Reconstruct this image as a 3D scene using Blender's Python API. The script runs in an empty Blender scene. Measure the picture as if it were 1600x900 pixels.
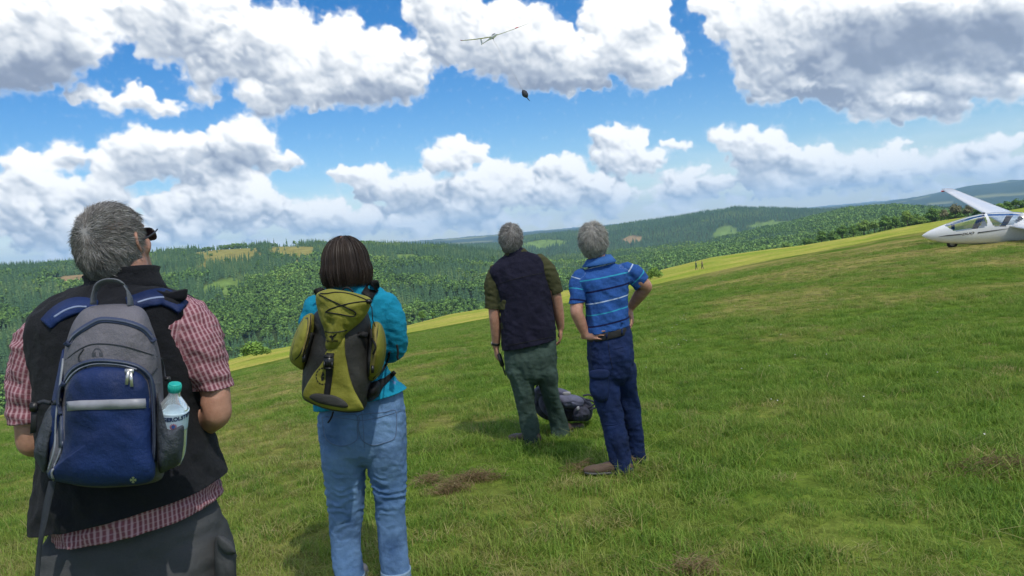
import bpy, bmesh, math, random
import numpy as np
from mathutils import Vector, Matrix
from mathutils.kdtree import KDTree
from mathutils.bvhtree import BVHTree
from mathutils.interpolate import poly_3d_calc
rad = math.radians
rng = np.random.default_rng(7)
random.seed(7)
SC = bpy.context.scene
COL = SC.collection

# ------------------------------------------------------------------ camera
F = 1155.0
PITCH, ROLL = rad(4.24), rad(5.0)
CAM = np.array([0.0, 0.0, 1.62])
_r0 = np.array([1.0, 0, 0]); _fw = np.array([0, math.cos(PITCH), -math.sin(PITCH)]); _u0 = np.array([0, math.sin(PITCH), math.cos(PITCH)])
CR = math.cos(ROLL) * _r0 - math.sin(ROLL) * _u0
CU = math.sin(ROLL) * _r0 + math.cos(ROLL) * _u0
cd = bpy.data.cameras.new('camera'); cam = bpy.data.objects.new('camera', cd); COL.objects.link(cam)
cam.matrix_world = Matrix(((CR[0], CU[0], -_fw[0], 0), (CR[1], CU[1], -_fw[1], 0), (CR[2], CU[2], -_fw[2], 1.62), (0, 0, 0, 1)))
cd.sensor_width = 36; cd.lens = F / 1600 * 36; cd.clip_start = 0.05; cd.clip_end = 200000
SC.camera = cam

def ray(px, py):
    return (px - 800) / F * CR - (py - 450) / F * CU + _fw

def P(px, py, d):
    v = ray(px, py)
    return CAM + v * (d / v[1])

def az_tan(px, py):
    v = ray(px, py)
    return math.atan2(v[0], v[1]), v[2] / math.hypot(v[0], v[1])

# ------------------------------------------------------------------ light and exposure
SUN_EL, SUN_AZ = rad(56), rad(152)        # azimuth clockwise from +Y (view direction)
SKY_STR, SUN_STR, CLOUD_STR = 0.064, 2.8, 0.59
SUN_DIR = np.array([math.sin(SUN_AZ) * math.cos(SUN_EL), math.cos(SUN_AZ) * math.cos(SUN_EL), math.sin(SUN_EL)])
SC.view_settings.view_transform = 'Standard'; SC.view_settings.look = 'None'
SC.view_settings.gamma = 1; SC.view_settings.exposure = 1.02
sl = bpy.data.lights.new('sun', 'SUN'); so = bpy.data.objects.new('sun', sl); COL.objects.link(so)
sl.energy = SUN_STR; sl.angle = rad(0.53); sl.color = (1.0, 0.95, 0.86)
so.rotation_euler = Vector(SUN_DIR).to_track_quat('Z', 'Y').to_euler()
SC.cycles.max_bounces = 6; SC.cycles.volume_bounces = 1; SC.cycles.transparent_max_bounces = 12
SC.cycles.sample_clamp_indirect = 4

# ------------------------------------------------------------------ numpy noise
_perm = np.random.default_rng(3).permutation(4096).astype(np.int64)
def _h(ix, iy, s=0):
    return _perm[(_perm[(ix + 131 * s) & 4095] + iy) & 4095]
def vnoise(x, y, s=0):
    ix = np.floor(x).astype(np.int64); iy = np.floor(y).astype(np.int64)
    fx = x - ix; fy = y - iy
    ux = fx * fx * fx * (fx * (fx * 6 - 15) + 10); uy = fy * fy * fy * (fy * (fy * 6 - 15) + 10)
    def g(i, j):
        a = _h(ix + i, iy + j, s) * (2 * np.pi / 4096)
        return np.cos(a) * (fx - i) + np.sin(a) * (fy - j)
    a = g(0, 0) * (1 - ux) + g(1, 0) * ux; b = g(0, 1) * (1 - ux) + g(1, 1) * ux
    return (a * (1 - uy) + b * uy) * 1.4
def fbm(x, y, o=4, s=0):
    t = 0; a = 1; n = 0
    for k in range(o):
        t = t + a * vnoise(x, y, s + k); n += a; a *= .5; x = x * 2.03 + 7.1; y = y * 2.03 + 3.7
    return t / n
def noise3(p, s=0):
    return (vnoise(p[:, 0] + 5.3, p[:, 1] + p[:, 2] * .73, s) + vnoise(p[:, 1] - 3.1, p[:, 2] + p[:, 0] * .61, s + 11) + vnoise(p[:, 2] + 9.7, p[:, 0] - p[:, 1] * .57, s + 23)) / 1.8
def worley(x, y, s=0):
    ix = np.floor(x).astype(np.int64); iy = np.floor(y).astype(np.int64)
    d = np.full(x.shape, 9.0)
    for i in (-1, 0, 1):
        for j in (-1, 0, 1):
            cx = ix + i; cy = iy + j
            h = _h(cx, cy, s); h2 = _h(cy + 17, cx + 5, s + 3)
            d = np.minimum(d, (cx + h / 4096 - x) ** 2 + (cy + h2 / 4096 - y) ** 2)
    return np.sqrt(d)

# ------------------------------------------------------------------ node helpers
def new_mat(name):
    m = bpy.data.materials.new(name); m.use_nodes = True
    return m, m.node_tree.nodes, m.node_tree.links, m.node_tree.nodes['Principled BSDF']
def N(nodes, t, **kw):
    n = nodes.new(t)
    for k, v in kw.items(): setattr(n, k, v)
    return n
def ramp(nodes, stops, fac=None, links=None, interp='LINEAR'):
    r = nodes.new('ShaderNodeValToRGB'); cr = r.color_ramp; cr.interpolation = interp
    while len(cr.elements) < len(stops): cr.elements.new(0.5)
    for e, (p, c) in zip(cr.elements, stops):
        e.position = p; e.color = (*c, 1) if len(c) == 3 else c
    if fac is not None: links.new(fac, r.inputs[0])
    return r
def math_n(nodes, links, op, a, b=None, c=None):
    n = nodes.new('ShaderNodeMath'); n.operation = op
    for i, v in enumerate((a, b, c)):
        if v is None: continue
        if isinstance(v, (int, float)): n.inputs[i].default_value = v
        else: links.new(v, n.inputs[i])
    return n.outputs[0]
def mixc(nodes, links, f, a, b, blend='MIX'):
    n = nodes.new('ShaderNodeMix'); n.data_type = 'RGBA'; n.blend_type = blend
    for i, v in ((0, f), (6, a), (7, b)):
        if isinstance(v, (int, float)): n.inputs[i].default_value = v
        elif isinstance(v, tuple): n.inputs[i].default_value = (*v, 1) if len(v) == 3 else v
        else: links.new(v, n.inputs[i])
    return n.outputs[2]
def noise_n(nodes, links, vec, scale, detail=4, rough=.55, out=0):
    n = nodes.new('ShaderNodeTexNoise'); n.inputs['Scale'].default_value = scale; n.inputs['Detail'].default_value = detail
    n.inputs['Roughness'].default_value = rough
    if vec is not None: links.new(vec, n.inputs['Vector'])
    return n.outputs[out]
def bump_n(nodes, links, h, bsdf, strength=.4, dist=.01):
    b = nodes.new('ShaderNodeBump'); b.inputs['Strength'].default_value = strength; b.inputs['Distance'].default_value = dist
    links.new(h, b.inputs['Height']); links.new(b.outputs[0], bsdf.inputs['Normal']); return b

# ------------------------------------------------------------------ sky: procedural cumulus computed by direction
PUFFS = [  # (group of cumulus puffs) centre x, y, half width, half height, as bearings measured on the photograph
 (30,35,150,75),(115,52,62,50),(25,112,75,38),
 (290,28,100,45),(385,62,105,48),(300,6,120,30),(470,92,95,52),(560,118,100,54),(602,110,72,58),(430,152,85,22),(215,6,60,18),(535,58,40,30),(350,95,70,28),
 (190,158,62,17),(215,145,32,18),(125,150,34,9),(315,152,13,11),(250,172,40,9),
 (250,238,95,42),(228,214,45,22),(380,228,55,38),(368,202,34,22),(435,255,52,15),(330,268,90,22),(100,246,62,9),(180,272,55,26),(40,258,50,24),
 (60,298,110,34),(165,300,60,34),(300,318,120,36),(400,318,90,36),(480,345,80,24),(60,350,130,42),(5,322,50,36),(250,360,150,30),(380,292,60,20),
 (705,242,52,30),(690,222,28,16),(790,272,48,28),(565,278,50,22),(530,272,36,10),(640,300,105,32),(760,306,120,32),(872,268,50,28),(885,300,100,36),(640,345,220,26),(950,300,50,24),(600,262,26,10),
 (775,62,125,62),(700,18,72,42),(865,92,92,50),(990,55,70,62),(1022,100,62,42),(930,32,22,24),(900,132,90,14),(1000,20,50,30),
 (975,222,55,24),(940,212,32,18),(1060,228,38,9),(1005,255,80,20),(960,250,50,28),
 (1175,228,65,26),(1200,245,85,32),(1290,252,80,26),(1350,275,80,24),(1240,285,130,30),(1100,288,60,14),(1060,300,85,16),(1135,215,26,14),
 (1250,28,150,55),(1185,72,55,38),(1400,55,210,80),(1540,60,130,74),(1225,115,82,48),(1320,132,100,34),(1510,132,130,24),(1420,165,120,22),(1190,157,32,8),(1100,10,45,12),(1118,42,40,6),(1380,178,70,12),
 (1500,242,60,16),(1560,225,60,12),(1440,268,60,16),(1388,240,14,4),(1410,228,12,4),(1540,262,100,24),
]
SHADE = [(1420,70,175,52,.72),(1560,50,110,50,.6),(1290,148,60,12,.6),(1262,112,32,10,.5),(60,120,110,38,.5),(1210,95,40,12,.2),(900,135,90,14,.45),(590,150,90,20,.4),(1200,275,110,22,.25),(340,250,120,20,.3),(1450,170,90,10,.4),(180,290,200,20,.15),(620,310,160,20,.15),(850,120,130,22,.25)]
def cloud_field(az, el):
    """az, el arrays (radians) -> cloud cover 0..1 and brightness of the cloud"""
    ce = np.cos(el)
    d = np.stack([np.sin(az) * ce, np.cos(az) * ce, np.sin(el)], -1)
    w = d @ _fw
    ok = w > .25
    ws = np.where(ok, w, 1)
    px = np.where(ok, 800 + F * (d @ CR) / ws, -9999.0); py = np.where(ok, 450 - F * (d @ CU) / ws, -9999.0)
    eld = np.degrees(el)
    # puffy noise, finer towards the horizon
    u = np.degrees(az); v = eld
    def pn(sc, s):
        uu = u * sc; vv = v * sc * 1.25
        wx = fbm(uu * .9, vv * .9, 3, s + 40) * .55; wy = fbm(uu * .9 + 31, vv * .9, 3, s + 50) * .55
        b = (.62 - worley(uu + wx, vv + wy, s)) + .5 * (.62 - worley(uu * 2.1 + wx * 2, vv * 2.1 + wy * 2, s + 5)) + .28 * (.62 - worley(uu * 4.3 + wx * 3, vv * 4.3 + wy * 3, s + 9)) + .15 * (.6 - worley(uu * 9 + wx * 4, vv * 9 + wy * 4, s + 13))
        return b
    nb = pn(.28, 1); ns = pn(.62, 2)
    t = np.clip((eld - 5) / 8, 0, 1)
    pf = nb * t + ns * (1 - t)
    soft = fbm(u * .35, v * .5, 5, 70)
    # envelope from the puffs of the photographed sky
    wxp = px + 16 * fbm(u * .55, v * .55, 3, 80); wyp = py + 9 * fbm(u * .55 + 9, v * .55, 3, 90)
    env = np.full(px.shape, -3.0)
    acc = np.zeros(px.shape)
    lowf = np.clip((eld - 2) / 6, 0, 1)
    for (cx, cy, rx, ry) in PUFFS:
        q = ((wxp - cx) / rx) ** 2
        dy = (wyp - cy) / ry
        dy = np.where(dy > 0, dy * 1.15, dy)
        e = 1 - np.sqrt(q + dy * dy)
        s = min(rx, ry * 1.4) / 40.0
        env = np.maximum(env, e * s ** .6)
        acc += np.exp(-2.2 * (q + dy * dy)) * .35
    env = np.where(env > 0, env, env * 1.4) + np.minimum(acc, .5) * .12
    front = np.clip(1 - (np.maximum(np.maximum(-150 - px, px - 1750), np.maximum(-130 - py, 0)) / 250), 0, 1)
    front = np.where(ok & (px > -9000), front, 0)
    # elsewhere: the same kind of broken cumulus
    X = d[..., 0] / (d[..., 2] + .12); Y = d[..., 1] / (d[..., 2] + .12)
    gen = fbm(X * 1.1 + 4, Y * 1.1 + 2, 4, 100) * 2.2 + .06
    for (cx, cy, rx, ry) in ((200, 105, 45, 45), (95, 275, 55, 12), (225, 298, 60, 12), (500, 215, 60, 22), (470, 300, 50, 16), (640, 215, 60, 16), (1100, 115, 30, 60), (1070, 40, 22, 22), (270, 195, 60, 12), (860, 215, 45, 25), (1390, 215, 60, 18), (1080, 265, 40, 14), (430, 195, 30, 12)):
        env = env - .8 * np.exp(-(((px - cx) / rx) ** 2 + ((py - cy) / ry) ** 2) ** 1.3)      # open sky between the clouds
    e = env * front + gen * (1 - front)
    dens = e * 1.0 + pf * .42 + soft * .1 + .015
    # distant stratiform deck of small clouds above the horizon
    band = np.clip(1 - np.abs(eld - 2.2) / 3.8, 0, 1)
    dens = np.maximum(dens, band * (.46 + .5 * fbm(u * .16, v * 1.1, 4, 120)) + pf * .16 - .12)
    return dens, e, pf, px, py, ok, front, u, v, eld
def blur(a, k):
    k = max(1, int(k))
    for ax in (0, 1):
        for _ in range(2):
            n = a.shape[ax]
            pad = [(0, 0), (0, 0)]; pad[ax] = (k + 1, k)
            c = np.cumsum(np.pad(a, pad, mode='edge'), axis=ax)
            hi = np.take(c, np.arange(2 * k + 1, n + 2 * k + 1), axis=ax); lo = np.take(c, np.arange(0, n), axis=ax)
            a = (hi - lo) / (2 * k + 1)
    return a
def cloud_image(w, h, az0, az1, el0, el1):
    """billowing clouds built from nested puffs, lit from above right; returns cover and brightness"""
    g = np.random.default_rng(21)
    def grid(w, h): return (np.linspace(az0, az1, w)[None, :] * np.ones((h, 1))).astype(np.float32), (np.linspace(el0, el1, h)[:, None] * np.ones((1, w))).astype(np.float32)
    wl, hl = w // 3, h // 3
    def up(a):                 # coarse fields are smooth: work them out coarsely, then enlarge
        yy = np.linspace(0, hl - 1, h); xx = np.linspace(0, wl - 1, w)
        y0 = np.minimum(yy.astype(int), hl - 2); x0 = np.minimum(xx.astype(int), wl - 2); fy = (yy - y0)[:, None]; fx = (xx - x0)[None]
        b = a[y0] * (1 - fy) + a[y0 + 1] * fy
        return (b[:, x0] * (1 - fx) + b[:, x0 + 1] * fx).astype(np.float32)
    cf = cloud_field(*grid(wl, hl)); ul, vl, ell = cf[7], cf[8], cf[9]
    def lo(fn): return up(fn(ul, vl))
    e, pf, px, py, front = up(cf[1]), up(cf[2]), up(cf[3]), up(cf[4]), up(cf[6])
    az, el = grid(w, h); u = np.degrees(az); v = eld = np.degrees(el)
    deg = w / math.degrees(az1 - az0)          # pixels per degree
    env = e - .16 + .24 * pf + .42 * lo(lambda u, v: fbm(u * .45, v * .8, 4, 205)) + (.20 * lo(lambda u, v: fbm(u * .9, v * 1.6, 3, 206)) - .05) * np.clip(1.4 - eld / 9, 0, 1)
    low = np.clip(1 - np.abs(eld - 1.8) / 2.6, 0, 1) * front; env = np.maximum(env, low * (.06 + .8 * lo(lambda u, v: fbm(u * .34, v * 1.0, 4, 207)) + .3 * pf) - .04)
    q = deg / 20.0
    H = np.zeros((h, w), np.float32); A = np.zeros((h, w), np.float32); BASE = np.sqrt(np.clip(env, 0, 1.2)) * 42 * q
    size = np.clip(.30 + eld / 17, .3, 1.1)
    first = True
    for r0 in (34, 21, 13, 8, 5, 3.2):
        r0 = r0 * q
        if r0 < 1.6: break
        n = int(w * h / (r0 * r0) * (1.5 if first else 2.0) * (1.6 if r0 < 9 * q else 1))
        X = g.integers(0, w, n); Y = g.integers(0, h, n)
        S = size[Y, X]; E = env[Y, X]
        keep = (E > .05 + .25 * r0 / (34 * q) * .5) & ((S * g.random(n) * 1.0 < 1) )
        keep &= g.random(n) < np.clip(1.0 / (S * S) * .55, 0, 1)
        for x, y, s_ in zip(X[keep], Y[keep], S[keep]):
            r = r0 * s_ * (.7 + .6 * ((x * 7919 + y * 104729) % 1000) / 1000)
            ir = int(r) + 1
            y0, y1, x0, x1 = max(0, y - ir), min(h, y + ir + 1), max(0, x - ir), min(w, x + ir + 1)
            dd = (np.arange(x0, x1)[None, :] - x) ** 2 + (np.arange(y0, y1)[:, None] - y) ** 2
            t = 1 - dd / (r * r)
            z0 = BASE[y, x] if first else H[y, x] - .55 * r
            hh = np.where(t > 0, z0 + r * np.sqrt(np.maximum(t, 0)), 0)
            Hs = H[y0:y1, x0:x1]; np.maximum(Hs, hh, out=Hs)
            As = A[y0:y1, x0:x1]; np.maximum(As, np.clip(t * (1.6 if r > 10 * q else 1.1), 0, 1), out=As)
        first = False
    # ragged, drifting edges
    n1 = 6.5 * q * size; ww = u * 20; vv = v * 20
    wx = n1 * fbm(ww / 16, vv / 16, 3, 240); wy = n1 * fbm(ww / 16 + 40, vv / 16, 3, 250)
    ixx = np.clip(np.arange(w)[None, :] + wx * 2.2, 0, w - 1).astype(int); iyy = np.clip(np.arange(h)[:, None] + wy * 2.2, 0, h - 1).astype(int)
    H = H[iyy, ixx]; A = A[iyy, ixx]
    fine = fbm(ww / 9, vv / 9, 4, 260)
    H = blur(H, 1 * q) + 1.6 * q * fine * size
    def lamb(Hh, k):
        gy, gx = np.gradient(Hh); nz = k * q ** 0
        l = (-gx * .38 - gy * .72 + nz * .58) / np.sqrt(gx * gx + gy * gy + nz * nz)
        return l
    H2 = blur(H, 3 * q); H3 = blur(H, 9 * q); H4 = blur(H, 22 * q)
    l1 = lamb(H, 1.3); l2 = lamb(H2, .8); l3 = lamb(H3, .8)
    ao = np.clip((H3 - H) / (11 * q * size), -1, 1); ao2 = np.clip((H4 - H2) / (22 * q), -1, 1)
    thick = np.clip(env, 0, .8)
    def sh(arr, k, dx=.42, dy=.8):
        return np.roll(np.roll(arr, int(round(-k * dy * deg)), 0), int(round(-k * dx * deg)), 1)
    lit = np.zeros_like(thick)
    for k, wt in ((.5, .5), (1.1, .7), (2.0, .9), (3.2, .9), (4.8, .8)): lit += sh(thick, k) * wt
    sm = lo(lambda u, v: fbm(u * .22, v * .4, 4, 230))
    lit = blur(lit, 5 * q)
    contrast = .70 + .5 * np.clip(sm + .35, 0, 1) + .8 * np.clip(1 - eld / 12, 0, 1)
    br = .93 + contrast * (.045 * (l1 - .5) + .095 * (l2 - .5) + .20 * np.maximum(l3 - .5, -.75) - .05 * ao - .05 * ao2) - .080 * np.clip(lit, 0, 2.2) + .07 * sm + .06 * np.clip(.25 - env, 0, .25) / .25
    base = np.zeros_like(br)
    for (cx, cy, rx, ry, s) in SHADE:
        qq = ((px + 30 * fine - cx) / rx) ** 2 + ((py + 12 * fine - cy) / ry) ** 2
        base = np.maximum(base, s * np.exp(-qq ** 1.5 * .9))
    soft = np.clip(base * front * 1.35, 0, .9)
    br = br * (1 - soft) + (.39 + .26 * sm + .14 * (l3 - .5) + .07 * (l2 - .5)) * soft
    br = br + .03 * np.clip(1 - eld / 12, 0, 1)
    br = np.clip(br, .32, 1.0)
    cov = blur(A, 1.6 * q)
    a = np.clip((cov - .10 +   .50 * fine * (.4 + np.clip(.6 + 1.4 * sm, 0, 1.4))) / (.95 + .9 * sm), 0, 1); a = a * a * (3 - 2 * a)
    a = np.maximum(a, np.clip((blur(A, 7 * q) - .62) * 5, 0, 1))
    wispm = np.clip((lo(lambda u, v: fbm(u * .5, v * .9, 5, 200)) + .15) * 1.6, 0, 1)
    haze_ = blur(A, 7 * q)
    a = np.maximum(a, np.clip((haze_ + .45 * fine - .06) / .5, 0, 1) ** 1.4 * .85 * wispm)
    # a thin bright deck far off above the horizon
    band = np.clip(1 - np.abs(eld - 1.2) / 4.2, 0, 1)
    deck = np.clip(band * (1.0 + 1.3 * lo(lambda u, v: fbm(u * .16, v * 1.3, 4, 120))) , 0, 1) * .42
    br = np.where(a > 0, br, .8); br = br * a + (.88 + .07 * lo(lambda u, v: fbm(u * .3, v * 2.2, 4, 130))) * (1 - a)
    a = 1 - (1 - a) * (1 - deck)
    veil = np.clip(1 - eld / 9.0, 0, 1)
    br = br * (1 - veil * .42) + .90 * veil * .42
    return np.clip(a, 0, 1), br
def gen_image(name, w, h, az0, az1, el0, el1):
    a, b = cloud_image(w, h, az0, az1, el0, el1)
    im = bpy.data.images.new(name, w, h, alpha=False, float_buffer=True); im.colorspace_settings.name = 'Non-Color'
    buf = np.ones((h, w, 4), np.float32); buf[..., 0] = a; buf[..., 1] = b; buf[..., 2] = 0
    im.pixels.foreach_set(buf.ravel()); im.update(); im.pack()
    return im
def build_world():
    world = bpy.data.worlds.new('World'); SC.world = world; world.use_nodes = True
    nt = world.node_tree; nodes, links = nt.nodes, nt.links; nodes.clear()
    A0, A1, E1 = rad(-46), rad(46), rad(34)
    full = gen_image('cloud_cover_all_round', 1440, 360, -math.pi, math.pi, 0, math.pi / 2)
    fine = gen_image('cloud_cover_ahead', 1748, 646, A0, A1, 0, E1)
    out = N(nodes, 'ShaderNodeOutputWorld')
    sky = N(nodes, 'ShaderNodeTexSky', sky_type='NISHITA'); sky.sun_disc = False
    sky.sun_elevation = SUN_EL; sky.sun_rotation = SUN_AZ; sky.altitude = 300; sky.air_density = 1.0; sky.dust_density = .3; sky.ozone_density = 3.2
    tc = N(nodes, 'ShaderNodeTexCoord'); sep = N(nodes, 'ShaderNodeSeparateXYZ'); links.new(tc.outputs['Generated'], sep.inputs[0])
    az = math_n(nodes, links, 'ARCTAN2', sep.outputs[0], sep.outputs[1])
    el = math_n(nodes, links, 'ARCSINE', math_n(nodes, links, 'MAXIMUM', sep.outputs[2], 0.0))
    def sample(im, a0, a1, e1, ext):
        c = N(nodes, 'ShaderNodeCombineXYZ')
        links.new(math_n(nodes, links, 'DIVIDE', math_n(nodes, links, 'SUBTRACT', az, a0), a1 - a0), c.inputs[0])
        links.new(math_n(nodes, links, 'DIVIDE', el, e1), c.inputs[1])
        t = N(nodes, 'ShaderNodeTexImage', image=im, extension=ext, interpolation='Cubic'); links.new(c.outputs[0], t.inputs[0])
        s = N(nodes, 'ShaderNodeSeparateColor'); links.new(t.outputs[0], s.inputs[0]); return s
    s1 = sample(full, -math.pi, math.pi, math.pi / 2, 'EXTEND'); s2 = sample(fine, A0, A1, E1, 'EXTEND')
    # blend to the finer sheet where it exists
    da = math_n(nodes, links, 'SUBTRACT', A1, math_n(nodes, links, 'ABSOLUTE', az)); da = math_n(nodes, links, 'MULTIPLY', da, 12.0)
    de = math_n(nodes, links, 'MULTIPLY', math_n(nodes, links, 'SUBTRACT', E1, el), 12.0)
    k = N(nodes, 'ShaderNodeClamp'); links.new(math_n(nodes, links, 'MINIMUM', da, de), k.inputs[0])
    def lerp(a, b):
        m = N(nodes, 'ShaderNodeMix'); links.new(k.outputs[0], m.inputs[0]); links.new(a, m.inputs[2]); links.new(b, m.inputs[3]); return m.outputs[0]
    al = lerp(s1.outputs[0], s2.outputs[0]); br = lerp(s1.outputs[1], s2.outputs[1])
    cr = ramp(nodes, [(0.0, (.14, .18, .26)), (.4, (.25, .30, .40)), (.6, (.44, .49, .57)), (.78, (.70, .73, .77)), (.9, (.90, .91, .92)), (1.0, (1.02, 1.02, 1.01))], br, links)
    hs = N(nodes, 'ShaderNodeHueSaturation'); hs.inputs['Hue'].default_value = .506; hs.inputs['Saturation'].default_value = 1.45; links.new(sky.outputs[0], hs.inputs['Color'])
    b1 = N(nodes, 'ShaderNodeBackground'); links.new(hs.outputs[0], b1.inputs[0]); b1.inputs[1].default_value = SKY_STR
    b2 = N(nodes, 'ShaderNodeBackground'); links.new(cr.outputs[0], b2.inputs[0]); b2.inputs[1].default_value = CLOUD_STR
    mx = N(nodes, 'ShaderNodeMixShader'); links.new(al, mx.inputs[0]); links.new(b1.outputs[0], mx.inputs[1]); links.new(b2.outputs[0], mx.inputs[2])
    links.new(mx.outputs[0], out.inputs[0])
    world.cycles.sampling_method = 'MANUAL'; world.cycles.sample_map_resolution = 1024
build_world()

# ------------------------------------------------------------------ generic mesh helpers
def link(name, verts, faces, mats=None, parent=None, smooth=True, midx=None, edges=()):
    me = bpy.data.meshes.new(name)
    me.from_pydata([tuple(map(float, v)) for v in verts] if not isinstance(verts, np.ndarray) else verts.tolist(), list(edges), faces.tolist() if isinstance(faces, np.ndarray) else faces)
    if smooth and len(me.polygons): me.polygons.foreach_set('use_smooth', np.ones(len(me.polygons), bool))
    for m in (mats or []): me.materials.append(m)
    if midx is not None: me.polygons.foreach_set('material_index', np.asarray(midx, np.int32))
    me.update()
    o = bpy.data.objects.new(name, me); COL.objects.link(o)
    if parent is not None: o.parent = parent; o.matrix_parent_inverse = parent.matrix_world.inverted() if False else Matrix.Identity(4)
    return o
def tag(o, label=None, cat=None, group=None, kind=None):
    for k, v in (('label', label), ('category', cat), ('group', group), ('kind', kind)):
        if v: o[k] = v
    return o
def empty(name, loc=(0, 0, 0), rz=0.0):
    o = bpy.data.objects.new(name, None); COL.objects.link(o); o.location = loc; o.rotation_euler.z = rz; o.empty_display_size = .1
    return o
def attr_f(me, name, vals, dom='POINT'):
    a = me.attributes.new(name, 'FLOAT', dom); a.data.foreach_set('value', np.asarray(vals, np.float32))
def attr_c(me, name, vals, dom='POINT'):
    v = np.asarray(vals, np.float32)
    if v.shape[1] == 3: v = np.concatenate([v, np.ones((len(v), 1), np.float32)], 1)
    a = me.attributes.new(name, 'FLOAT_COLOR', dom); a.data.foreach_set('color', v.ravel())
def attr_v(me, name, vals):
    a = me.attributes.new(name, 'FLOAT_VECTOR', 'POINT'); a.data.foreach_set('vector', np.asarray(vals, np.float32).ravel())

# ------------------------------------------------------------------ terrain
def curve(pts, dist):
    """photo points of a crest -> azimuth, tangent of elevation, distance"""
    az, te = zip(*[az_tan(x, y) for x, y in pts])
    return np.array(az), np.array(te), dist
def ip(c, a):
    return np.interp(a, c[0], c[1])
def backed(c, v=-.03):      # outside the view the crest runs on level
    az = np.concatenate([[-math.pi, -1.9], c[0], [1.9, math.pi]]); te = np.concatenate([[v, v], c[1], [v, v]]); return az, te
L2 = backed(curve([(-300,690),(0,652),(200,615),(360,579),(470,552),(640,517),(760,497),(900,470),(1030,443),(1100,428),(1250,397),(1400,368),(1460,358),(1600,334),(1900,290)], 0))
L3 = backed(curve([(-300,688),(0,650),(200,610),(345,566),(400,550),(440,543),(640,508),(700,492),(770,480),(860,458),(1000,432),(1040,420),(1110,403),(1200,390),(1250,384),(1350,368),(1400,357),(1460,347),(1520,338),(1600,325),(1900,283)], 0))
LA = backed(curve([(-300,425),(0,412),(60,408),(120,403),(240,392),(340,380),(440,375),(520,376),(600,377),(700,381),(770,389),(830,402),(960,392),(1100,374),(1200,353),(1290,332),(1330,322),(1400,318),(1440,321),(1500,325),(1600,322),(1900,300)], 0), .02)
LB = backed(curve([(-300,445),(0,425),(400,400),(600,384),(700,382),(780,379),(830,366),(900,360),(960,351),(1060,336),(1150,322),(1220,324),(1290,326),(1330,325),(1400,322),(1440,322),(1500,325),(1600,322),(1900,300)], 0), .01)
LC = backed(curve([(-300,450),(0,432),(1380,317),(1430,309),(1460,303),(1500,294),(1540,288),(1600,281),(1750,268),(1900,262)], 0), .006)
DEG = math.pi / 180
def dists(az):
    t = np.clip((az / DEG + 38) / 76, 0, 1)
    D2 = 55 + 60 * t; D3 = 145 + 215 * t; D4 = 470 + 230 * t; DA = 1450 + 350 * np.clip((az / DEG - 0) / 20, 0, 1); DA2 = DA * 1.28; DB = 3000 + 0 * t; DB2 = 4200 + 0 * t; DC = 9000 + 0 * t
    return D2, D3, D4, DA, DA2, DB, DB2, DC
def ground_z(x, y, rough=True):
    x = np.asarray(x, float); y = np.asarray(y, float)
    r = np.hypot(x, y) + 1e-6; az = np.arctan2(x, y)
    D2, D3, D4, DA, DA2, DB, DB2, DC = dists(az)
    e2 = ip(L2, az); e3 = np.maximum(ip(L3, az), e2 + .0005)
    hA = 12.0; e4 = e3 - .045
    eA = ip(LA, az) - hA / DA; eB = ip(LB, az) - 11.0 / DB; eC = ip(LC, az)
    p = 2.2
    near = -((1.62 / r) ** p + np.abs(e2) ** p) ** (1 / p)
    e2r = -((1.62 / D2) ** p + np.abs(e2) ** p) ** (1 / p)
    lr = np.log(r)
    def seg(e, ra, rb, ea, eb):
        t = np.clip((lr - np.log(ra)) / (np.log(rb) - np.log(ra)), 0, 1)
        s = t * t * (3 - 2 * t)
        return np.where(r > ra, ea + (eb - ea) * s, e)
    e = near
    e = seg(e, D2, D3, e2r, e3)
    e = seg(e, D3 * 1.02, D4, e3, e4)
    # the long wooded flank rises evenly in height, not in angle
    z4 = e4 * D4; zA = eA * DA
    t = np.clip((r - D4) / (DA - D4), 0, 1)
    zz = z4 + (zA - z4) * (t * .55 + .45 * t * t * (3 - 2 * t))
    e = np.where(r > D4, zz / r, e)
    e = seg(e, DA * 1.0, DA2, eA, np.minimum(eA, eB) - .012)
    e = seg(e, DA2, DB, np.minimum(eA, eB) - .012, eB)
    e = seg(e, DB, DB2, eB, np.minimum(eB, eC) - .006)
    e = seg(e, DB2, DC, np.minimum(eB, eC) - .006, eC)
    e = seg(e, DC * 1.02, 20000.0, eC, -.001)
    z = 1.62 + r * e
    z = z * 1.0
    if rough:
        far = np.clip((r - 260) / 400, 0, 1)
        z = z + far * r * .0042 * fbm(x / 260, y / 260, 4, 300) * np.clip((DA - r) / 500 + .25, .25, 1) * np.where(r > 5000, 3, 1)
        mid = np.clip((r - 1) / 6, 0, 1) * np.clip(1.3 - r / 400, 0, 1)
        z = z + mid * (.05 * fbm(x / 2.3, y / 2.3, 3, 310) + .02 * fbm(x / .6, y / .6, 2, 320)) + mid * np.clip(r / 60, 0, 1) * .3 * fbm(x / 25, y / 25, 2, 330)
    return z
def gz(x, y): return float(ground_z(np.array([x]), np.array([y]))[0])
def ground_hit(px, py, dmax=6000):
    v = ray(px, py); ts = np.exp(np.linspace(math.log(1.0), math.log(dmax), 6000)) / v[1]
    p = CAM[None] + ts[:, None] * v[None]
    under = p[:, 2] < ground_z(p[:, 0], p[:, 1])
    k = int(np.argmax(under)) if under.any() else len(ts) - 1
    return p[k]
def tufted():
    pass
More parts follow.
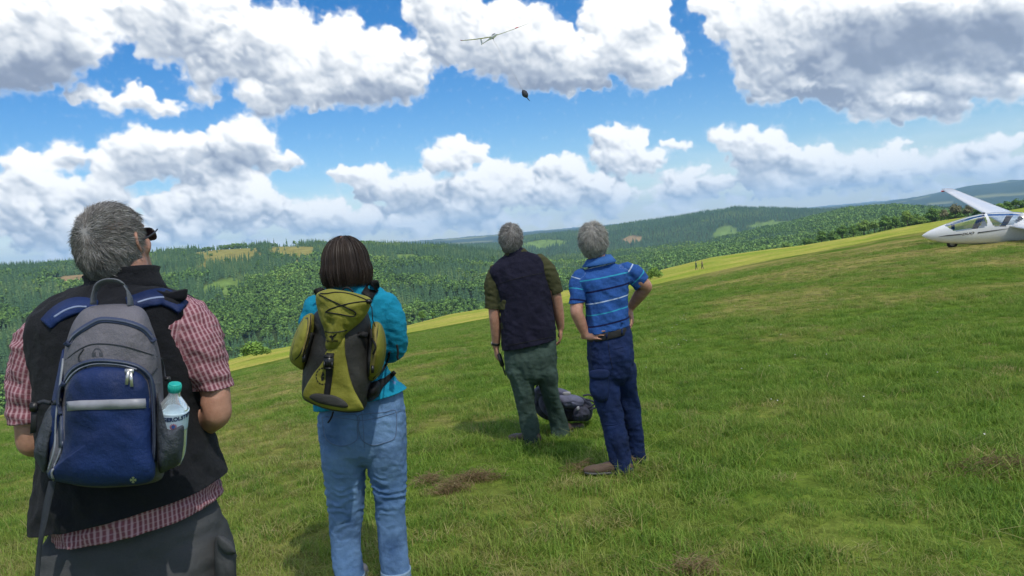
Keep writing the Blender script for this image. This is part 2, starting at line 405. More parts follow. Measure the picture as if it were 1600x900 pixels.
# forest clearings: pixel centre of the clearing on the photograph -> place on the hillside
CLEAR = []
for (px, py, wpx, hpx, kind) in [(355,396,48,9,0),(458,391,34,7,0),(118,438,30,8,1),(352,449,30,6,2),(848,381,42,6,2),(988,374,16,4,1),(1212,352,34,6,2),(385,399,20,5,0),(640,404,22,4,2),(1135,372,20,4,2),(1098,383,20,3,2)]:
    h = ground_hit(px, py); h2 = ground_hit(px, py - hpx); h3 = ground_hit(px, py + hpx)
    d = math.hypot(h[0], h[1]); rl = max(60.0, min(170.0, abs(math.hypot(h2[0], h2[1]) - math.hypot(h3[0], h3[1])) / 2))
    CLEAR.append((math.atan2(h[0], h[1]), d, wpx / F, rl, kind))
def clearing(x, y):
    r = np.hypot(x, y); az = np.arctan2(x, y)
    best = np.full(np.shape(x), 9.0); kind = np.zeros(np.shape(x), int)
    wob = 1 + .5 * fbm(x / 60, y / 60, 3, 400)
    for (a, d, w, rl, k) in CLEAR:
        q = np.sqrt(((az - a) / w) ** 2 + ((r - d) / rl) ** 2) * wob
        kind = np.where(q < best, k, kind); best = np.minimum(best, q)
    return best, kind

def build_terrain():
    azs = np.concatenate([np.linspace(-180, -62, 40)[:-1], np.linspace(-62, 62, 520), np.linspace(62, 180, 40)[1:]]) * DEG
    rs = np.concatenate([np.linspace(.0, 4, 26)[:-1], np.geomspace(4, 300, 300), np.geomspace(305, 4500, 210), np.geomspace(4600, 30000, 60)])
    A, R = np.meshgrid(azs, rs)
    X = (np.sin(A) * R).ravel(); Y = (np.cos(A) * R).ravel(); Z = ground_z(X, Y)
    # beyond the frame keep the land gentle behind the camera
    V = np.stack([X, Y, Z], 1)
    nA, nR = len(azs), len(rs)
    i = np.arange(nR - 1)[:, None] * nA + np.arange(nA - 1)[None, :]
    Fq = np.stack([i, i + nA, i + nA + 1, i + 1], -1).reshape(-1, 4)
    r = np.hypot(X, Y); az = np.arctan2(X, Y)
    D2, D3, D4, *_ = dists(az)
    # kind of ground, as a colour of its own: meadow, mown field, forest floor, clearing
    n1 = fbm(X / 7, Y / 7, 4, 500); n2 = fbm(X / 1.6, Y / 1.6, 3, 510); n3 = fbm(X / 30, Y / 30, 3, 520)
    green = np.array([.145, .200, .034]); dry = np.array([.320, .270, .105]); lush = np.array([.095, .165, .026])
    k = np.clip(.30 + .9 * n1 + .5 * n2 + .25 * np.clip((X - 4) / 18, 0, 1) * np.clip(1.2 - np.abs(R.ravel() - 15) / 18, 0, 1), 0, 1)[:, None]
    c = lush * (1 - k) + green * k
    kd = np.clip(1.9 * (n1 + .5 * n2 + .45 * n3 - .02) + .3 * np.clip((X - 2) / 12, 0, 1) + .4 * np.clip((X - 3) / 5, 0, 1) * np.clip((r - 9) / 6, 0, 1) - .1, 0, 1)[:, None] * np.clip(r / 9, .1, 1)[:, None]
    c = c * (1 - .8 * kd) + dry * .8 * kd
    bright = np.array([.150, .210, .032]); strawc = np.array([.290, .270, .075])
    along = X * .86 - Y * .5
    stripes = .5 + .5 * np.sin(along * .62 + 2.5 * fbm(X / 40, Y / 40, 2, 540)) 
    mown = bright * (1 - .0) + (strawc - bright) * np.clip(.32 + .55 * stripes * np.clip(n3 + .45, 0, 1) + .9 * n3, 0, 1)[:, None]
    m = np.clip((r - D2 * .9) / (D2 * .12), 0, 1)[:, None]
    c = c * (1 - m) + mown * m
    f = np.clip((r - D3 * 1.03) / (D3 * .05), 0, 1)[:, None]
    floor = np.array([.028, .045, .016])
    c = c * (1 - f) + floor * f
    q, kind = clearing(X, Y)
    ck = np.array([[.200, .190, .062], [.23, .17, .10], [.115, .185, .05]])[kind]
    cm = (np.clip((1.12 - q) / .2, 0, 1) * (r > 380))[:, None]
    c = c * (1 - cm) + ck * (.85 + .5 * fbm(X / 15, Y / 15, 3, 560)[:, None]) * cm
    farm = np.clip((r - 4300) / 900, 0, 1)[:, None]
    patch = (vnoise(X / 900, Y / 350, 77) > .33)[:, None]
    c = c * (1 - farm) + farm * np.where(patch, np.array([.14, .15, .07]), np.array([.020, .037, .020]))
    m_, nodes, links, b = new_mat('ground_cover')
    at = N(nodes, 'ShaderNodeAttribute', attribute_name='col')
    geo = N(nodes, 'ShaderNodeNewGeometry')
    nf = noise_n(nodes, links, geo.outputs['Position'], 9.0, 6, .7); nl = noise_n(nodes, links, geo.outputs['Position'], .9, 6, .65)
    v1 = ramp(nodes, [(.25, (.45, .45, .45)), (.5, (.95, .95, .95)), (.75, (1.6, 1.55, 1.35))], nf, links)
    v2 = ramp(nodes, [(.3, (.72, .74, .7)), (.7, (1.28, 1.24, 1.2))], nl, links)
    cc = mixc(nodes, links, 1.0, at.outputs['Color'], v1.outputs[0], 'MULTIPLY'); cc = mixc(nodes, links, 1.0, cc, v2.outputs[0], 'MULTIPLY')
    links.new(cc, b.inputs['Base Color']); b.inputs['Roughness'].default_value = 1; b.inputs['Specular IOR Level'].default_value = .0
    bump_n(nodes, links, nf, b, .8, .06)
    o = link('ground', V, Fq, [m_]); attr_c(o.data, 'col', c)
    tag(o, kind='structure')
    return o
GROUND = build_terrain()

# ------------------------------------------------------------------ instanced scatter (stuff only)
def scatter(name, pts, rotz, scale, idx, protos, tint=None):
    me = bpy.data.meshes.new(name); me.from_pydata(pts.tolist(), [], [])
    attr_f(me, 'rz', rotz); attr_f(me, 'sc', scale)
    a = me.attributes.new('pick', 'INT', 'POINT'); a.data.foreach_set('value', np.asarray(idx, np.int32))
    o = bpy.data.objects.new(name, me); COL.objects.link(o)
    pc = bpy.data.collections.new(name + '_kinds')
    for q in protos: pc.objects.link(q)
    ng = bpy.data.node_groups.new(name + '_scatter', 'GeometryNodeTree')
    ng.interface.new_socket('Geometry', in_out='INPUT', socket_type='NodeSocketGeometry'); ng.interface.new_socket('Geometry', in_out='OUTPUT', socket_type='NodeSocketGeometry')
    n, l = ng.nodes, ng.links
    gi = n.new('NodeGroupInput'); go = n.new('NodeGroupOutput'); inst = n.new('GeometryNodeInstanceOnPoints')
    ci = n.new('GeometryNodeCollectionInfo'); ci.inputs[0].default_value = pc; ci.inputs['Separate Children'].default_value = True; ci.inputs['Reset Children'].default_value = True
    def na(nm, t):
        q = n.new('GeometryNodeInputNamedAttribute'); q.data_type = t; q.inputs[0].default_value = nm; return q.outputs[0]
    cx = n.new('ShaderNodeCombineXYZ'); l.new(na('rz', 'FLOAT'), cx.inputs[2])
    m2p = n.new('GeometryNodeMeshToPoints')
    l.new(gi.outputs[0], m2p.inputs[0]); l.new(m2p.outputs[0], inst.inputs['Points']); l.new(ci.outputs[0], inst.inputs['Instance'])
    inst.inputs['Pick Instance'].default_value = True; l.new(na('pick', 'INT'), inst.inputs['Instance Index'])
    l.new(cx.outputs[0], inst.inputs['Rotation']); l.new(na('sc', 'FLOAT'), inst.inputs['Scale']); l.new(inst.outputs[0], go.inputs[0])
    md = o.modifiers.new('scatter', 'NODES'); md.node_group = ng
    return o
def proto(name, V, Fc, mats, midx=None, smooth=False):
    me = bpy.data.meshes.new(name); me.from_pydata(np.asarray(V).tolist(), [], [tuple(map(int, f)) for f in Fc])
    for m in mats: me.materials.append(m)
    if midx is not None: me.polygons.foreach_set('material_index', np.asarray(midx, np.int32))
    if smooth: me.polygons.foreach_set('use_smooth', np.ones(len(me.polygons), bool))
    me.update()
    return bpy.data.objects.new(name, me)

# ------------------------------------------------------------------ trees
def leaf_mat(name, dark, mid, light, trans=.25):
    m, nodes, links, b = new_mat(name)
    oi = N(nodes, 'ShaderNodeObjectInfo'); geo = N(nodes, 'ShaderNodeNewGeometry')
    at = N(nodes, 'ShaderNodeAttribute', attribute_name='tone')
    pn_ = noise_n(nodes, links, oi.outputs['Location'], .007, 3, .6)
    ff = math_n(nodes, links, 'ADD', math_n(nodes, links, 'MULTIPLY', oi.outputs['Random'], .5), math_n(nodes, links, 'MULTIPLY_ADD', pn_, 1.6, -.55))
    r = ramp(nodes, [(0, dark), (.55, mid), (1, light)], ff, links)
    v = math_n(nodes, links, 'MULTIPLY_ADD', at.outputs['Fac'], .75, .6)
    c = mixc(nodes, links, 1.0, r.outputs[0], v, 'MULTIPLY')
    links.new(c, b.inputs['Base Color']); b.inputs['Roughness'].default_value = .8; b.inputs['Specular IOR Level'].default_value = .15
    return m
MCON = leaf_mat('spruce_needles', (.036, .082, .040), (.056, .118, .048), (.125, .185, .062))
MBRO = leaf_mat('broad_leaves', (.055, .115, .028), (.095, .178, .038), (.170, .255, .055))
MBUS = leaf_mat('hedge_leaves', (.10, .19, .035), (.12, .21, .04), (.13, .20, .045))
MDRY = leaf_mat('budding_leaves', (.12, .13, .07), (.15, .15, .085), (.17, .16, .09))
MBARK, _n, _l, _b = new_mat('bark'); _b.inputs['Base Color'].default_value = (.075, .055, .04, 1); _b.inputs['Roughness'].default_value = .9
def conifer_geo(seed, h, rows, per, rb):
    g = np.random.default_rng(seed); V = []; Fc = []; T = []
    for k in range(rows):
        t = k / (rows - 1); z0 = h * (.10 + .86 * t); rr = rb * (1 - t) ** .85 * g.uniform(.85, 1.1) + .12 * (1 - t * .5)
        a0 = g.uniform(0, 6.3)
        for j in range(per if t < .8 else max(4, per - 3)):
            a = a0 + j * 2 * math.pi / per + g.uniform(-.25, .25); ro = rr * g.uniform(.7, 1.2); w = rr * .52 * g.uniform(.7, 1.2) + .1
            dz = ro * g.uniform(.25, .55); zz = z0 + g.uniform(-.25, .25)
            ca, sa = math.cos(a), math.sin(a)
            p0 = (ca * .05, sa * .05, zz + h * .055 + .3); p1 = (ca * ro * .62 - sa * w, sa * ro * .62 + ca * w, zz - dz * .45); p2 = (ca * ro, sa * ro, zz - dz); p3 = (ca * ro * .62 + sa * w, sa * ro * .62 - ca * w, zz - dz * .5)
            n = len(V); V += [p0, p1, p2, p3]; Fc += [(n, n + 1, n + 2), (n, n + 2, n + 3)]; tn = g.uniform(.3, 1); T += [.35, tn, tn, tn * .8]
    n = len(V); V += [(.12, 0, h * .93), (-.1, .1, h * .93), (0, -.1, h * .93), (0, 0, h * 1.04)]; Fc += [(n, n + 1, n + 3), (n + 1, n + 2, n + 3), (n + 2, n, n + 3)]; T += [.8] * 4
    return np.array(V), Fc, T
def broad_geo(seed, h, w, clumps, leaves, lf):
    """lumpy crown of leaf faces spread through clumps"""
    g = np.random.default_rng(seed); V = []; Fc = []; T = []
    cs = []
    for k in range(clumps):
        u = g.normal(size=3); u /= np.linalg.norm(u); u[2] = abs(u[2]) * 1.2 - .45
        rr = g.uniform(.45, 1.0)
        cs.append((np.array([u[0] * w * .62 * rr, u[1] * w * .62 * rr, h * .60 + u[2] * h * .33 * rr]), w * g.uniform(.24, .42), g.uniform(.15, 1)))
    for (c, r, tn) in cs:
        for j in range(leaves):
            u = g.normal(size=3); u /= np.linalg.norm(u); p = c + u * r * g.uniform(.75, 1.06) * np.array([1, 1, .82])
            n_ = u + g.normal(size=3) * .45; n_ /= np.linalg.norm(n_)
            t1 = np.cross(n_, [.3, .2, 1]); t1 /= np.linalg.norm(t1) + 1e-6; t2 = np.cross(n_, t1); s = lf * g.uniform(.6, 1.3)
            n = len(V); V += [p + t1 * s, p + t2 * s * .8, p - t1 * s * .9, p - t2 * s]; Fc += [(n, n + 1, n + 2, n + 3)]
            q = np.clip(tn + .25 * g.uniform(-1, 1) , 0, 1); T += [q] * 4
    return np.array(V), Fc, T
def trunk_geo(h, r, limbs, seed, spread):
    g = np.random.default_rng(seed); V = []; Fc = []
    def cone(p, q, ra, rb, n=6):
        p = np.array(p, float); q = np.array(q, float); d = q - p; d /= np.linalg.norm(d); a = np.cross(d, [.2, 1, .1]); a /= np.linalg.norm(a); b_ = np.cross(d, a); s = len(V)
        for (c, rr) in ((p, ra), (q, rb)):
            for k in range(n): V.append(c + rr * (math.cos(k * 6.283 / n) * a + math.sin(k * 6.283 / n) * b_))
        for k in range(n): Fc.append((s + k, s + (k + 1) % n, s + n + (k + 1) % n, s + n + k))
    cone((0, 0, -.5), (.05, .03, h * .5), r, r * .6); cone((.05, .03, h * .5), (0, 0, h * .85), r * .6, r * .15)
    for k in range(limbs):
        a = k * 2.4 + g.uniform(-.3, .3); z = h * g.uniform(.25, .6); cone((0, 0, z), (math.cos(a) * spread, math.sin(a) * spread, z + h * .2), r * .35, r * .08)
    return np.array(V), Fc
def tree_proto(name, kind, seed, h, hi=False):
    if kind == 'con':
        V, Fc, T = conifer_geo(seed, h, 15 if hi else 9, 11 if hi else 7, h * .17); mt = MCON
    else:
        mt = {'bro': MBRO, 'bus': MBUS, 'dry': MDRY}[kind]
        V, Fc, T = broad_geo(seed, h, h * .42, 26 if hi else 11, 60 if hi else 16, h * (.030 if hi else .066))
    o = proto(name, V, Fc, [mt]); attr_f(o.data, 'tone', T)
    return o
HI = {k: [tree_proto('crown', k, 50 + i, 1.0 * 10, True) for i in range(3)] for k in ('con', 'bro', 'bus', 'dry')}
HT = {k: proto('trunk', *trunk_geo(10.0, .16 if k == 'con' else .3, 0 if k == 'con' else 6, 3, 2.4), [MBARK]) for k in ('con', 'bro', 'bus', 'dry')}
def tree(x, y, kind, h, label, group, cat='tree', name=None, var=None, z=None):
    root = empty(name or ('spruce_tree' if kind == 'con' else 'broadleaf_tree'), (x, y, (gz(x, y) if z is None else z) - .15), random.uniform(0, 6.28))
    root.scale = (h / 10,) * 3 if kind != 'bus' else (h / 10 * 1.25, h / 10 * 1.25, h / 10)
    tag(root, label, cat, group)
    if kind != 'bus':
        t = bpy.data.objects.new('trunk', HT[kind].data); COL.objects.link(t); t.parent = root
    c = bpy.data.objects.new('crown', random.choice(HI[kind]).data if var is None else HI[kind][var].data); COL.objects.link(c); c.parent = root
    if kind == 'bus': c.location.z = -2.6
    return root

def build_forest():
    lo = [tree_proto('spruce_far', 'con', 5 + i, 10.0) for i in range(4)] + [tree_proto('broadleaf_far', 'bro', 15 + i, 10.0) for i in range(4)]
    # jittered grid in (azimuth, log r) so that spacing grows slowly with distance
    g = np.random.default_rng(11)
    pts = []
    for (r0, r1, sp) in ((110, 700, 6.3), (700, 1900, 6.0), (2200, 3100, 8.5)):
        n = int((r1 ** 2 - r0 ** 2) * .5 * rad(88) / sp ** 2)
        a = g.uniform(rad(-44), rad(44), n); r = np.sqrt(g.uniform(r0 ** 2, r1 ** 2, n)); pts.append(np.stack([a, r], 1))
    pr = np.concatenate(pts); a, r = pr[:, 0], pr[:, 1]
    x = np.sin(a) * r; y = np.cos(a) * r
    D2, D3, D4, DA, DA2, DB, *_ = dists(a)
    keep = (r > D3 * 1.07 + 3 * np.clip(a / .2, -1, 1))
    q, _k = clearing(x, y)
    keep &= (q > 1.0) | (g.random(len(q)) < .02)
    x, y, a, r, D3, D4 = x[keep], y[keep], a[keep], r[keep], D3[keep], D4[keep]
    z = ground_z(x, y)
    # drop what hills or the field hide completely (seen from anywhere near the camera)
    azg = np.linspace(rad(-45), rad(45), 361); rg = np.geomspace(30, 3400, 260)
    AG, RG = np.meshgrid(azg, rg, indexing='ij'); ZG = ground_z(np.sin(AG) * RG, np.cos(AG) * RG)
    EG = np.maximum.accumulate((ZG - 1.62) / RG, axis=1)
    ia = np.clip(np.round((a - azg[0]) / (azg[1] - azg[0])).astype(int), 0, 360); ir = np.clip(np.searchsorted(rg, r) - 2, 0, 259)
    block = EG[ia, ir]
    top = (z + 21 + .004 * r - 1.62) / r
    h0 = 16.0
    lim = ip(L3, a) + np.interp(a / DEG, [-45, -8, -6, 13, 18, 23, 27, 30, 45], [.004, .004, .004, .003, .010, .024, .026, .030, .030])
    keep2 = (r > D4 * 1.02) | ((z + h0 - 1.62) / r < lim)
    keep2 &= r > D3 * 1.2
    x, y, a, r, z, block, top = (q_[keep2] for q_ in (x, y, a, r, z, block, top))
    # canopy in front hides the foot of the slopes anyway
    vis = top > block
    x, y, a, r, z, block = x[vis], y[vis], a[vis], r[vis], z[vis], block[vis]
    # which kind grows where
    kn = fbm(x / 170, y / 170, 3, 600) + .35 * fbm(x / 40, y / 40, 2, 610)
    DAi = dists(a)[3]
    tt = (r - 300) / (DAi - 300)
    conif = kn * 1.3 + .6 * (tt - .5)
    conif = np.where(r > 2100, .7 + kn, conif)
    conif = np.where((a > rad(8)) & (r < 2100), conif - .55 * np.clip((a - rad(8)) / rad(8), 0, 1), conif)
    iscon = conif + g.normal(size=len(x)) * .07 > 0
    h = np.where(iscon, g.uniform(8.5, 16.5, len(x)), g.uniform(8, 13.5, len(x))) * np.clip(1 + .35 * fbm(x / 90, y / 90, 2, 620), .7, 1.25)
    h = np.where(r < 700, h * .9, h)
    near3 = np.argsort(r)
    seen = ((z + h - 1.62) / r) > block + .001
    near3 = near3[seen[near3]][:250]
    indiv = np.zeros(len(x), bool); indiv[near3] = True
    for i in near3:
        k = 'con' if iscon[i] else 'bro'
        tree(float(x[i]), float(y[i]), k, float(h[i]), 'dark spruce with a pointed top at the near edge of the valley forest' if iscon[i] else 'rounded green broadleaf tree at the near lower edge of the valley forest', 'spruces along the near forest edge' if iscon[i] else 'broadleaf trees along the near forest edge', z=float(z[i]))
    f = ~indiv
    idx = np.where(iscon, g.integers(0, 4, len(x)), g.integers(4, 8, len(x)))
    # names sort the collection: broadleaf_far first
    idx2 = np.where(iscon, 4 + (idx % 4), idx % 4)
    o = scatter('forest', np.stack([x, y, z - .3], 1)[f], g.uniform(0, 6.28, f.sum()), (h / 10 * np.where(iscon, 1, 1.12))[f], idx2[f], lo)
    tag(o, 'mixed spruce and broadleaf forest covering the hills across the valley', 'forest', kind='stuff')
    print('FOREST', f.sum())


# ------------------------------------------------------------------ an added cumulus shell overhead, outside the frame, shaped to shade the near field
def build_shade_cloud(name, cx, cy, la, lb, ang, alt, label, seed):
    g = np.random.default_rng(seed)
    n, m = 96, 28
    ph = np.linspace(0, 2 * np.pi, n, endpoint=False); th = np.linspace(-np.pi / 2, np.pi / 2, m)
    PH, TH = np.meshgrid(ph, th)
    cxx, sxx = np.cos(PH), np.sin(PH)
    k = np.cos(TH) ** .55
    X = k * cxx * la; Y = k * sxx * lb; Z = np.where(TH > 0, np.sin(TH) * lb * .55, np.sin(TH) * lb * .12)
    p = np.stack([X.ravel(), Y.ravel(), Z.ravel()], 1)
    nn = noise3(p / 45, seed) * 9 + noise3(p / 18, seed + 2) * 4
    d = p / (np.linalg.norm(p, axis=1, keepdims=True) + 1e-6)
    p = p + d * nn[:, None] * np.clip(np.cos(TH).ravel(), 0, 1)[:, None] + np.array([0, 0, 1]) * (np.abs(noise3(p / 30, seed + 5)) * 26 * np.clip(np.sin(TH).ravel(), 0, 1))[:, None]
    c, s_ = math.cos(ang), math.sin(ang)
    q = np.stack([p[:, 0] * c - p[:, 1] * s_ + cx, p[:, 0] * s_ + p[:, 1] * c + cy, p[:, 2] + alt], 1)
    i = np.arange(m - 1)[:, None] * n + np.arange(n)[None]; j = np.arange(m - 1)[:, None] * n + (np.arange(n)[None] + 1) % n
    Fq = np.stack([i, j, j + n, i + n], -1).reshape(-1, 4)
    mt, nodes, links, b = new_mat('shade_cloud_shell'); b.inputs['Base Color'].default_value = (.9, .9, .92, 1); b.inputs['Roughness'].default_value = 1; b.inputs['Specular IOR Level'].default_value = 0
    tr = N(nodes, 'ShaderNodeBsdfTransparent'); mx = N(nodes, 'ShaderNodeMixShader'); mx.inputs[0].default_value = .32
    links.new(tr.outputs[0], mx.inputs[1]); links.new(b.outputs[0], mx.inputs[2]); links.new(mx.outputs[0], nodes['Material Output'].inputs[0])
    o = link(name, q, Fq, [mt]); tag(o, label, kind='structure'); return o
ALT = 900.0
OFF = SUN_DIR * (ALT / SUN_DIR[2])
build_shade_cloud('cloud', 62 + OFF[0], -44 + OFF[1], 280, 118, math.atan2(.54, .84), ALT, None, 5)  # unseen cloud set towards the sun, its outline fitted to the field's shade edge

# ------------------------------------------------------------------ haze
def build_haze():
    S = 17000.0; z0 = -260.0; z1 = 420.0
    me = bpy.data.meshes.new('haze')
    v = [(x, y, z) for z in (z0, z1) for (x, y) in ((-S, -S), (S, -S), (S, S), (-S, S))]
    me.from_pydata(v, [], [(0, 3, 2, 1), (4, 5, 6, 7), (0, 1, 5, 4), (1, 2, 6, 5), (2, 3, 7, 6), (3, 0, 4, 7)])
    m = bpy.data.materials.new('thin_haze'); m.use_nodes = True; n, l = m.node_tree.nodes, m.node_tree.links
    n.remove(n['Principled BSDF']); pv = n.new('ShaderNodeVolumePrincipled'); pv.inputs['Color'].default_value = (.42, .68, 1.0, 1); pv.inputs['Density'].default_value = 7.5e-5; pv.inputs['Anisotropy'].default_value = 0.1
    l.new(pv.outputs[0], n['Material Output'].inputs['Volume'])
    me.materials.append(m); o = bpy.data.objects.new('haze', me); COL.objects.link(o); tag(o, kind='stuff')
build_haze()

# ------------------------------------------------------------------ lofts, remeshed bodies and garments
def unit(v):
    v = np.asarray(v, float); return v / (np.linalg.norm(v) + 1e-12)
def S(xl, yl, xr, yr, d, ry, off=0.0, dr=None):
    """slice between two bearings at distance d"""
    a = P(xl, yl, d); b = P(xr, yr, d if dr is None else dr)
    c = (a + b) / 2 + np.array([0, off, 0]); X = (b - a) / 2
    Y = unit(np.array([0, 1.0, 0]) - unit(X) * unit(X)[1]) * ry
    return c, X, Y
def limb(js, flat=1.0, up=(0, 1, 0)):
    """js: (point, radius[, radius across])"""
    out = []
    pts = [np.asarray(j[0], float) for j in js]
    for i, j in enumerate(js):
        t = unit(pts[min(i + 1, len(pts) - 1)] - pts[max(i - 1, 0)])
        Y = np.asarray(up, float); Y = unit(Y - t * (t @ Y)); X = unit(np.cross(Y, t))
        r = j[1]; r2 = j[2] if len(j) > 2 else r * flat
        out.append((pts[i], X * r, Y * r2))
    return out
def loft(sl, n=28, sub=5, sup=2.1, dome=True):
    C = np.array([s[0] for s in sl]); X = np.array([s[1] for s in sl]); Y = np.array([s[2] for s in sl])
    def cr(A):
        B = np.vstack([2 * A[0] - A[1], A, 2 * A[-1] - A[-2]]); o = []
        for i in range(1, len(B) - 2):
            for k in range(sub):
                t = k / sub
                o.append(.5 * ((2 * B[i]) + (-B[i - 1] + B[i + 1]) * t + (2 * B[i - 1] - 5 * B[i] + 4 * B[i + 1] - B[i + 2]) * t * t + (-B[i - 1] + 3 * B[i] - 3 * B[i + 1] + B[i + 2]) * t ** 3))
        o.append(B[-2]); return np.array(o)
    C, X, Y = cr(C), cr(X), cr(Y)
    if dome:
        d0 = unit(C[0] - C[1]); d1 = unit(C[-1] - C[-2]); r0 = min(np.linalg.norm(X[0]), np.linalg.norm(Y[0])); r1 = min(np.linalg.norm(X[-1]), np.linalg.norm(Y[-1]))
        pre = [(C[0] + d0 * r0 * math.sin(a), math.cos(a)) for a in (1.35, .9, .45)]; post = [(C[-1] + d1 * r1 * math.sin(a), math.cos(a)) for a in (.45, .9, 1.35)]
        C = np.vstack([[p[0] for p in pre], C, [p[0] for p in post]])
        X = np.vstack([[X[0] * p[1] for p in pre], X, [X[-1] * p[1] for p in post]]); Y = np.vstack([[Y[0] * p[1] for p in pre], Y, [Y[-1] * p[1] for p in post]])
    m = len(C); t = np.linspace(-np.pi, np.pi, n, endpoint=False)
    sx = np.sign(np.sin(t)) * np.abs(np.sin(t)) ** (2 / sup); sy = -np.sign(np.cos(t)) * np.abs(np.cos(t)) ** (2 / sup)
    V = C[:, None] + sx[None, :, None] * X[:, None] + sy[None, :, None] * Y[:, None]
    rad_ = .5 * (np.linalg.norm(X, axis=1) + np.linalg.norm(Y, axis=1))
    U = t[None] * np.maximum(rad_, .01)[:, None]; cv = np.concatenate([[0], np.cumsum(np.linalg.norm(np.diff(C, axis=0), axis=1))])
    UV = np.stack([U, cv[:, None] + 0 * U], -1).reshape(-1, 2)
    V = V.reshape(-1, 3); i = np.arange(m - 1)[:, None] * n + np.arange(n)[None]; j = np.arange(m - 1)[:, None] * n + (np.arange(n)[None] + 1) % n
    Fq = np.stack([i, j, j + n, i + n], -1).reshape(-1, 4).tolist()
    a = len(V); V = np.vstack([V, C[0], C[-1]]); UV = np.vstack([UV, [0, 0], [0, cv[-1]]])
    for k in range(n):
        Fq.append([a, (k + 1) % n, k]); Fq.append([a + 1, (m - 1) * n + k, (m - 1) * n + (k + 1) % n])
    return V, Fq, UV
def join(parts):
    V, Fc, UV, pid = [], [], [], []; s = 0
    for i, (v, f, uv) in enumerate(parts):
        V.append(v); Fc += [[q + s for q in ff] for ff in f]; UV.append(uv); pid.append(np.full(len(v), i)); s += len(v)
    return np.vstack(V), Fc, np.vstack(UV), np.concatenate(pid)
def arrays(me):
    n = len(me.vertices); V = np.empty(n * 3); me.vertices.foreach_get('co', V); V = V.reshape(-1, 3)
    Nn = np.empty(n * 3); me.vertices.foreach_get('normal', Nn); return V, Nn.reshape(-1, 3)
def fuse(parts, voxel, smooth=4, factor=.5):
    V, Fc, UV, pid = join(parts)
    me = bpy.data.meshes.new('tmp'); me.from_pydata(V.tolist(), [], Fc); me.update()
    o = bpy.data.objects.new('tmp', me); COL.objects.link(o)
    m = o.modifiers.new('r', 'REMESH'); m.mode = 'VOXEL'; m.voxel_size = voxel; m.use_smooth_shade = True
    if smooth: s = o.modifiers.new('s', 'SMOOTH'); s.iterations = smooth; s.factor = factor
    dg = bpy.context.evaluated_depsgraph_get(); me2 = bpy.data.meshes.new_from_object(o.evaluated_get(dg))
    bpy.data.objects.remove(o); bpy.data.meshes.remove(me)
    return me2, (V, UV, pid, Fc)
def transfer(me, src, k=4):
    V, UV, pid, Fc = src; vv = [Vector(v) for v in V]; bt = BVHTree.FromPolygons(vv, Fc)
    out = np.zeros((len(me.vertices), 2)); pp = np.zeros(len(me.vertices), int)
    for i, v in enumerate(me.vertices):
        loc, _, fi, _ = bt.find_nearest(v.co); f = Fc[fi]; ws = poly_3d_calc([vv[j] for j in f], loc); u0 = UV[f[0], 0]
        if max(UV[j, 0] for j in f) - min(UV[j, 0] for j in f) > .12: out[i] = UV[f[0]]
        else: out[i] = sum(UV[j] * w_ for j, w_ in zip(f, ws))
        pp[i] = pid[f[0]]
    return out, pp
def cut(me, c, nrm, R, lim=None):
    """trim the cloth beyond a plane, only near c"""
    bm = bmesh.new(); bm.from_mesh(me); c = Vector(c)
    fs = [f for f in bm.faces if (f.calc_center_median() - c).length < R and (lim is None or (f.calc_center_median().x - lim[0]) * lim[1] > 0)]
    es = set(); vs = set()
    for f in fs: es.update(f.edges); vs.update(f.verts)
    bmesh.ops.bisect_plane(bm, geom=list(vs) + list(es) + fs, plane_co=c, plane_no=Vector(nrm), clear_outer=True)
    bm.to_mesh(me); bm.free()
def displace(me, fn):
    V, Nn = arrays(me); d = fn(V, Nn); V = V + Nn * d[:, None] if d.ndim == 1 else V + d
    me.vertices.foreach_set('co', V.ravel()); me.update()
def garment(name, parts, mat, root, voxel=.007, smooth=5, folds=None, cuts=(), thick=.004, uv=True, midfn=None):
    me, src = fuse(parts, voxel, smooth)
    if folds is not None: displace(me, folds)
    for c in cuts: cut(me, *c)
    me.name = name
    if uv:
        out, pp = transfer(me, src); attr_v(me, 'cloth', np.concatenate([out, pp[:, None]], 1))
    mats = mat if isinstance(mat, list) else [mat]
    me.materials.clear()
    for m in mats: me.materials.append(m)
    if midfn is not None:
        cen = np.empty(len(me.polygons) * 3); me.polygons.foreach_get('center', cen); me.polygons.foreach_set('material_index', midfn(cen.reshape(-1, 3)).astype(np.int32))
    me.polygons.foreach_set('use_smooth', np.ones(len(me.polygons), bool))
    o = bpy.data.objects.new(name, me); COL.objects.link(o)
    me.transform(Matrix.Translation(-root.location)); o.parent = root
    if cuts and thick:
        s = o.modifiers.new('hem', 'SOLIDIFY'); s.thickness = thick; s.offset = -1
    return o
def part(name, V, Fc, mats, root, smooth=True, midx=None):
    V = np.asarray(V, float) - np.array(root.location)
    return link(name, V, Fc, mats if isinstance(mats, list) else [mats], root, smooth, midx)
def sub_part(name, V, Fc, mats, par, root, smooth=True):
    o = part(name, V, Fc, mats, root, smooth); o.parent = par; return o
def creases(scale, amp, stretch=(1, 1, 1), seed=0, sharp=1.0):
    st = np.array(stretch)
    def f(V, Nn):
        q = V / scale * st
        a = noise3(q, seed); b = noise3(q * 2.1 + 7, seed + 31)
        r = 1 - 2 * np.abs(a) ** sharp
        return amp * (r * .6 + .4 * b - .25)
    return f
def sumf(*fs):
    return lambda V, Nn: sum(f(V, Nn) for f in fs)
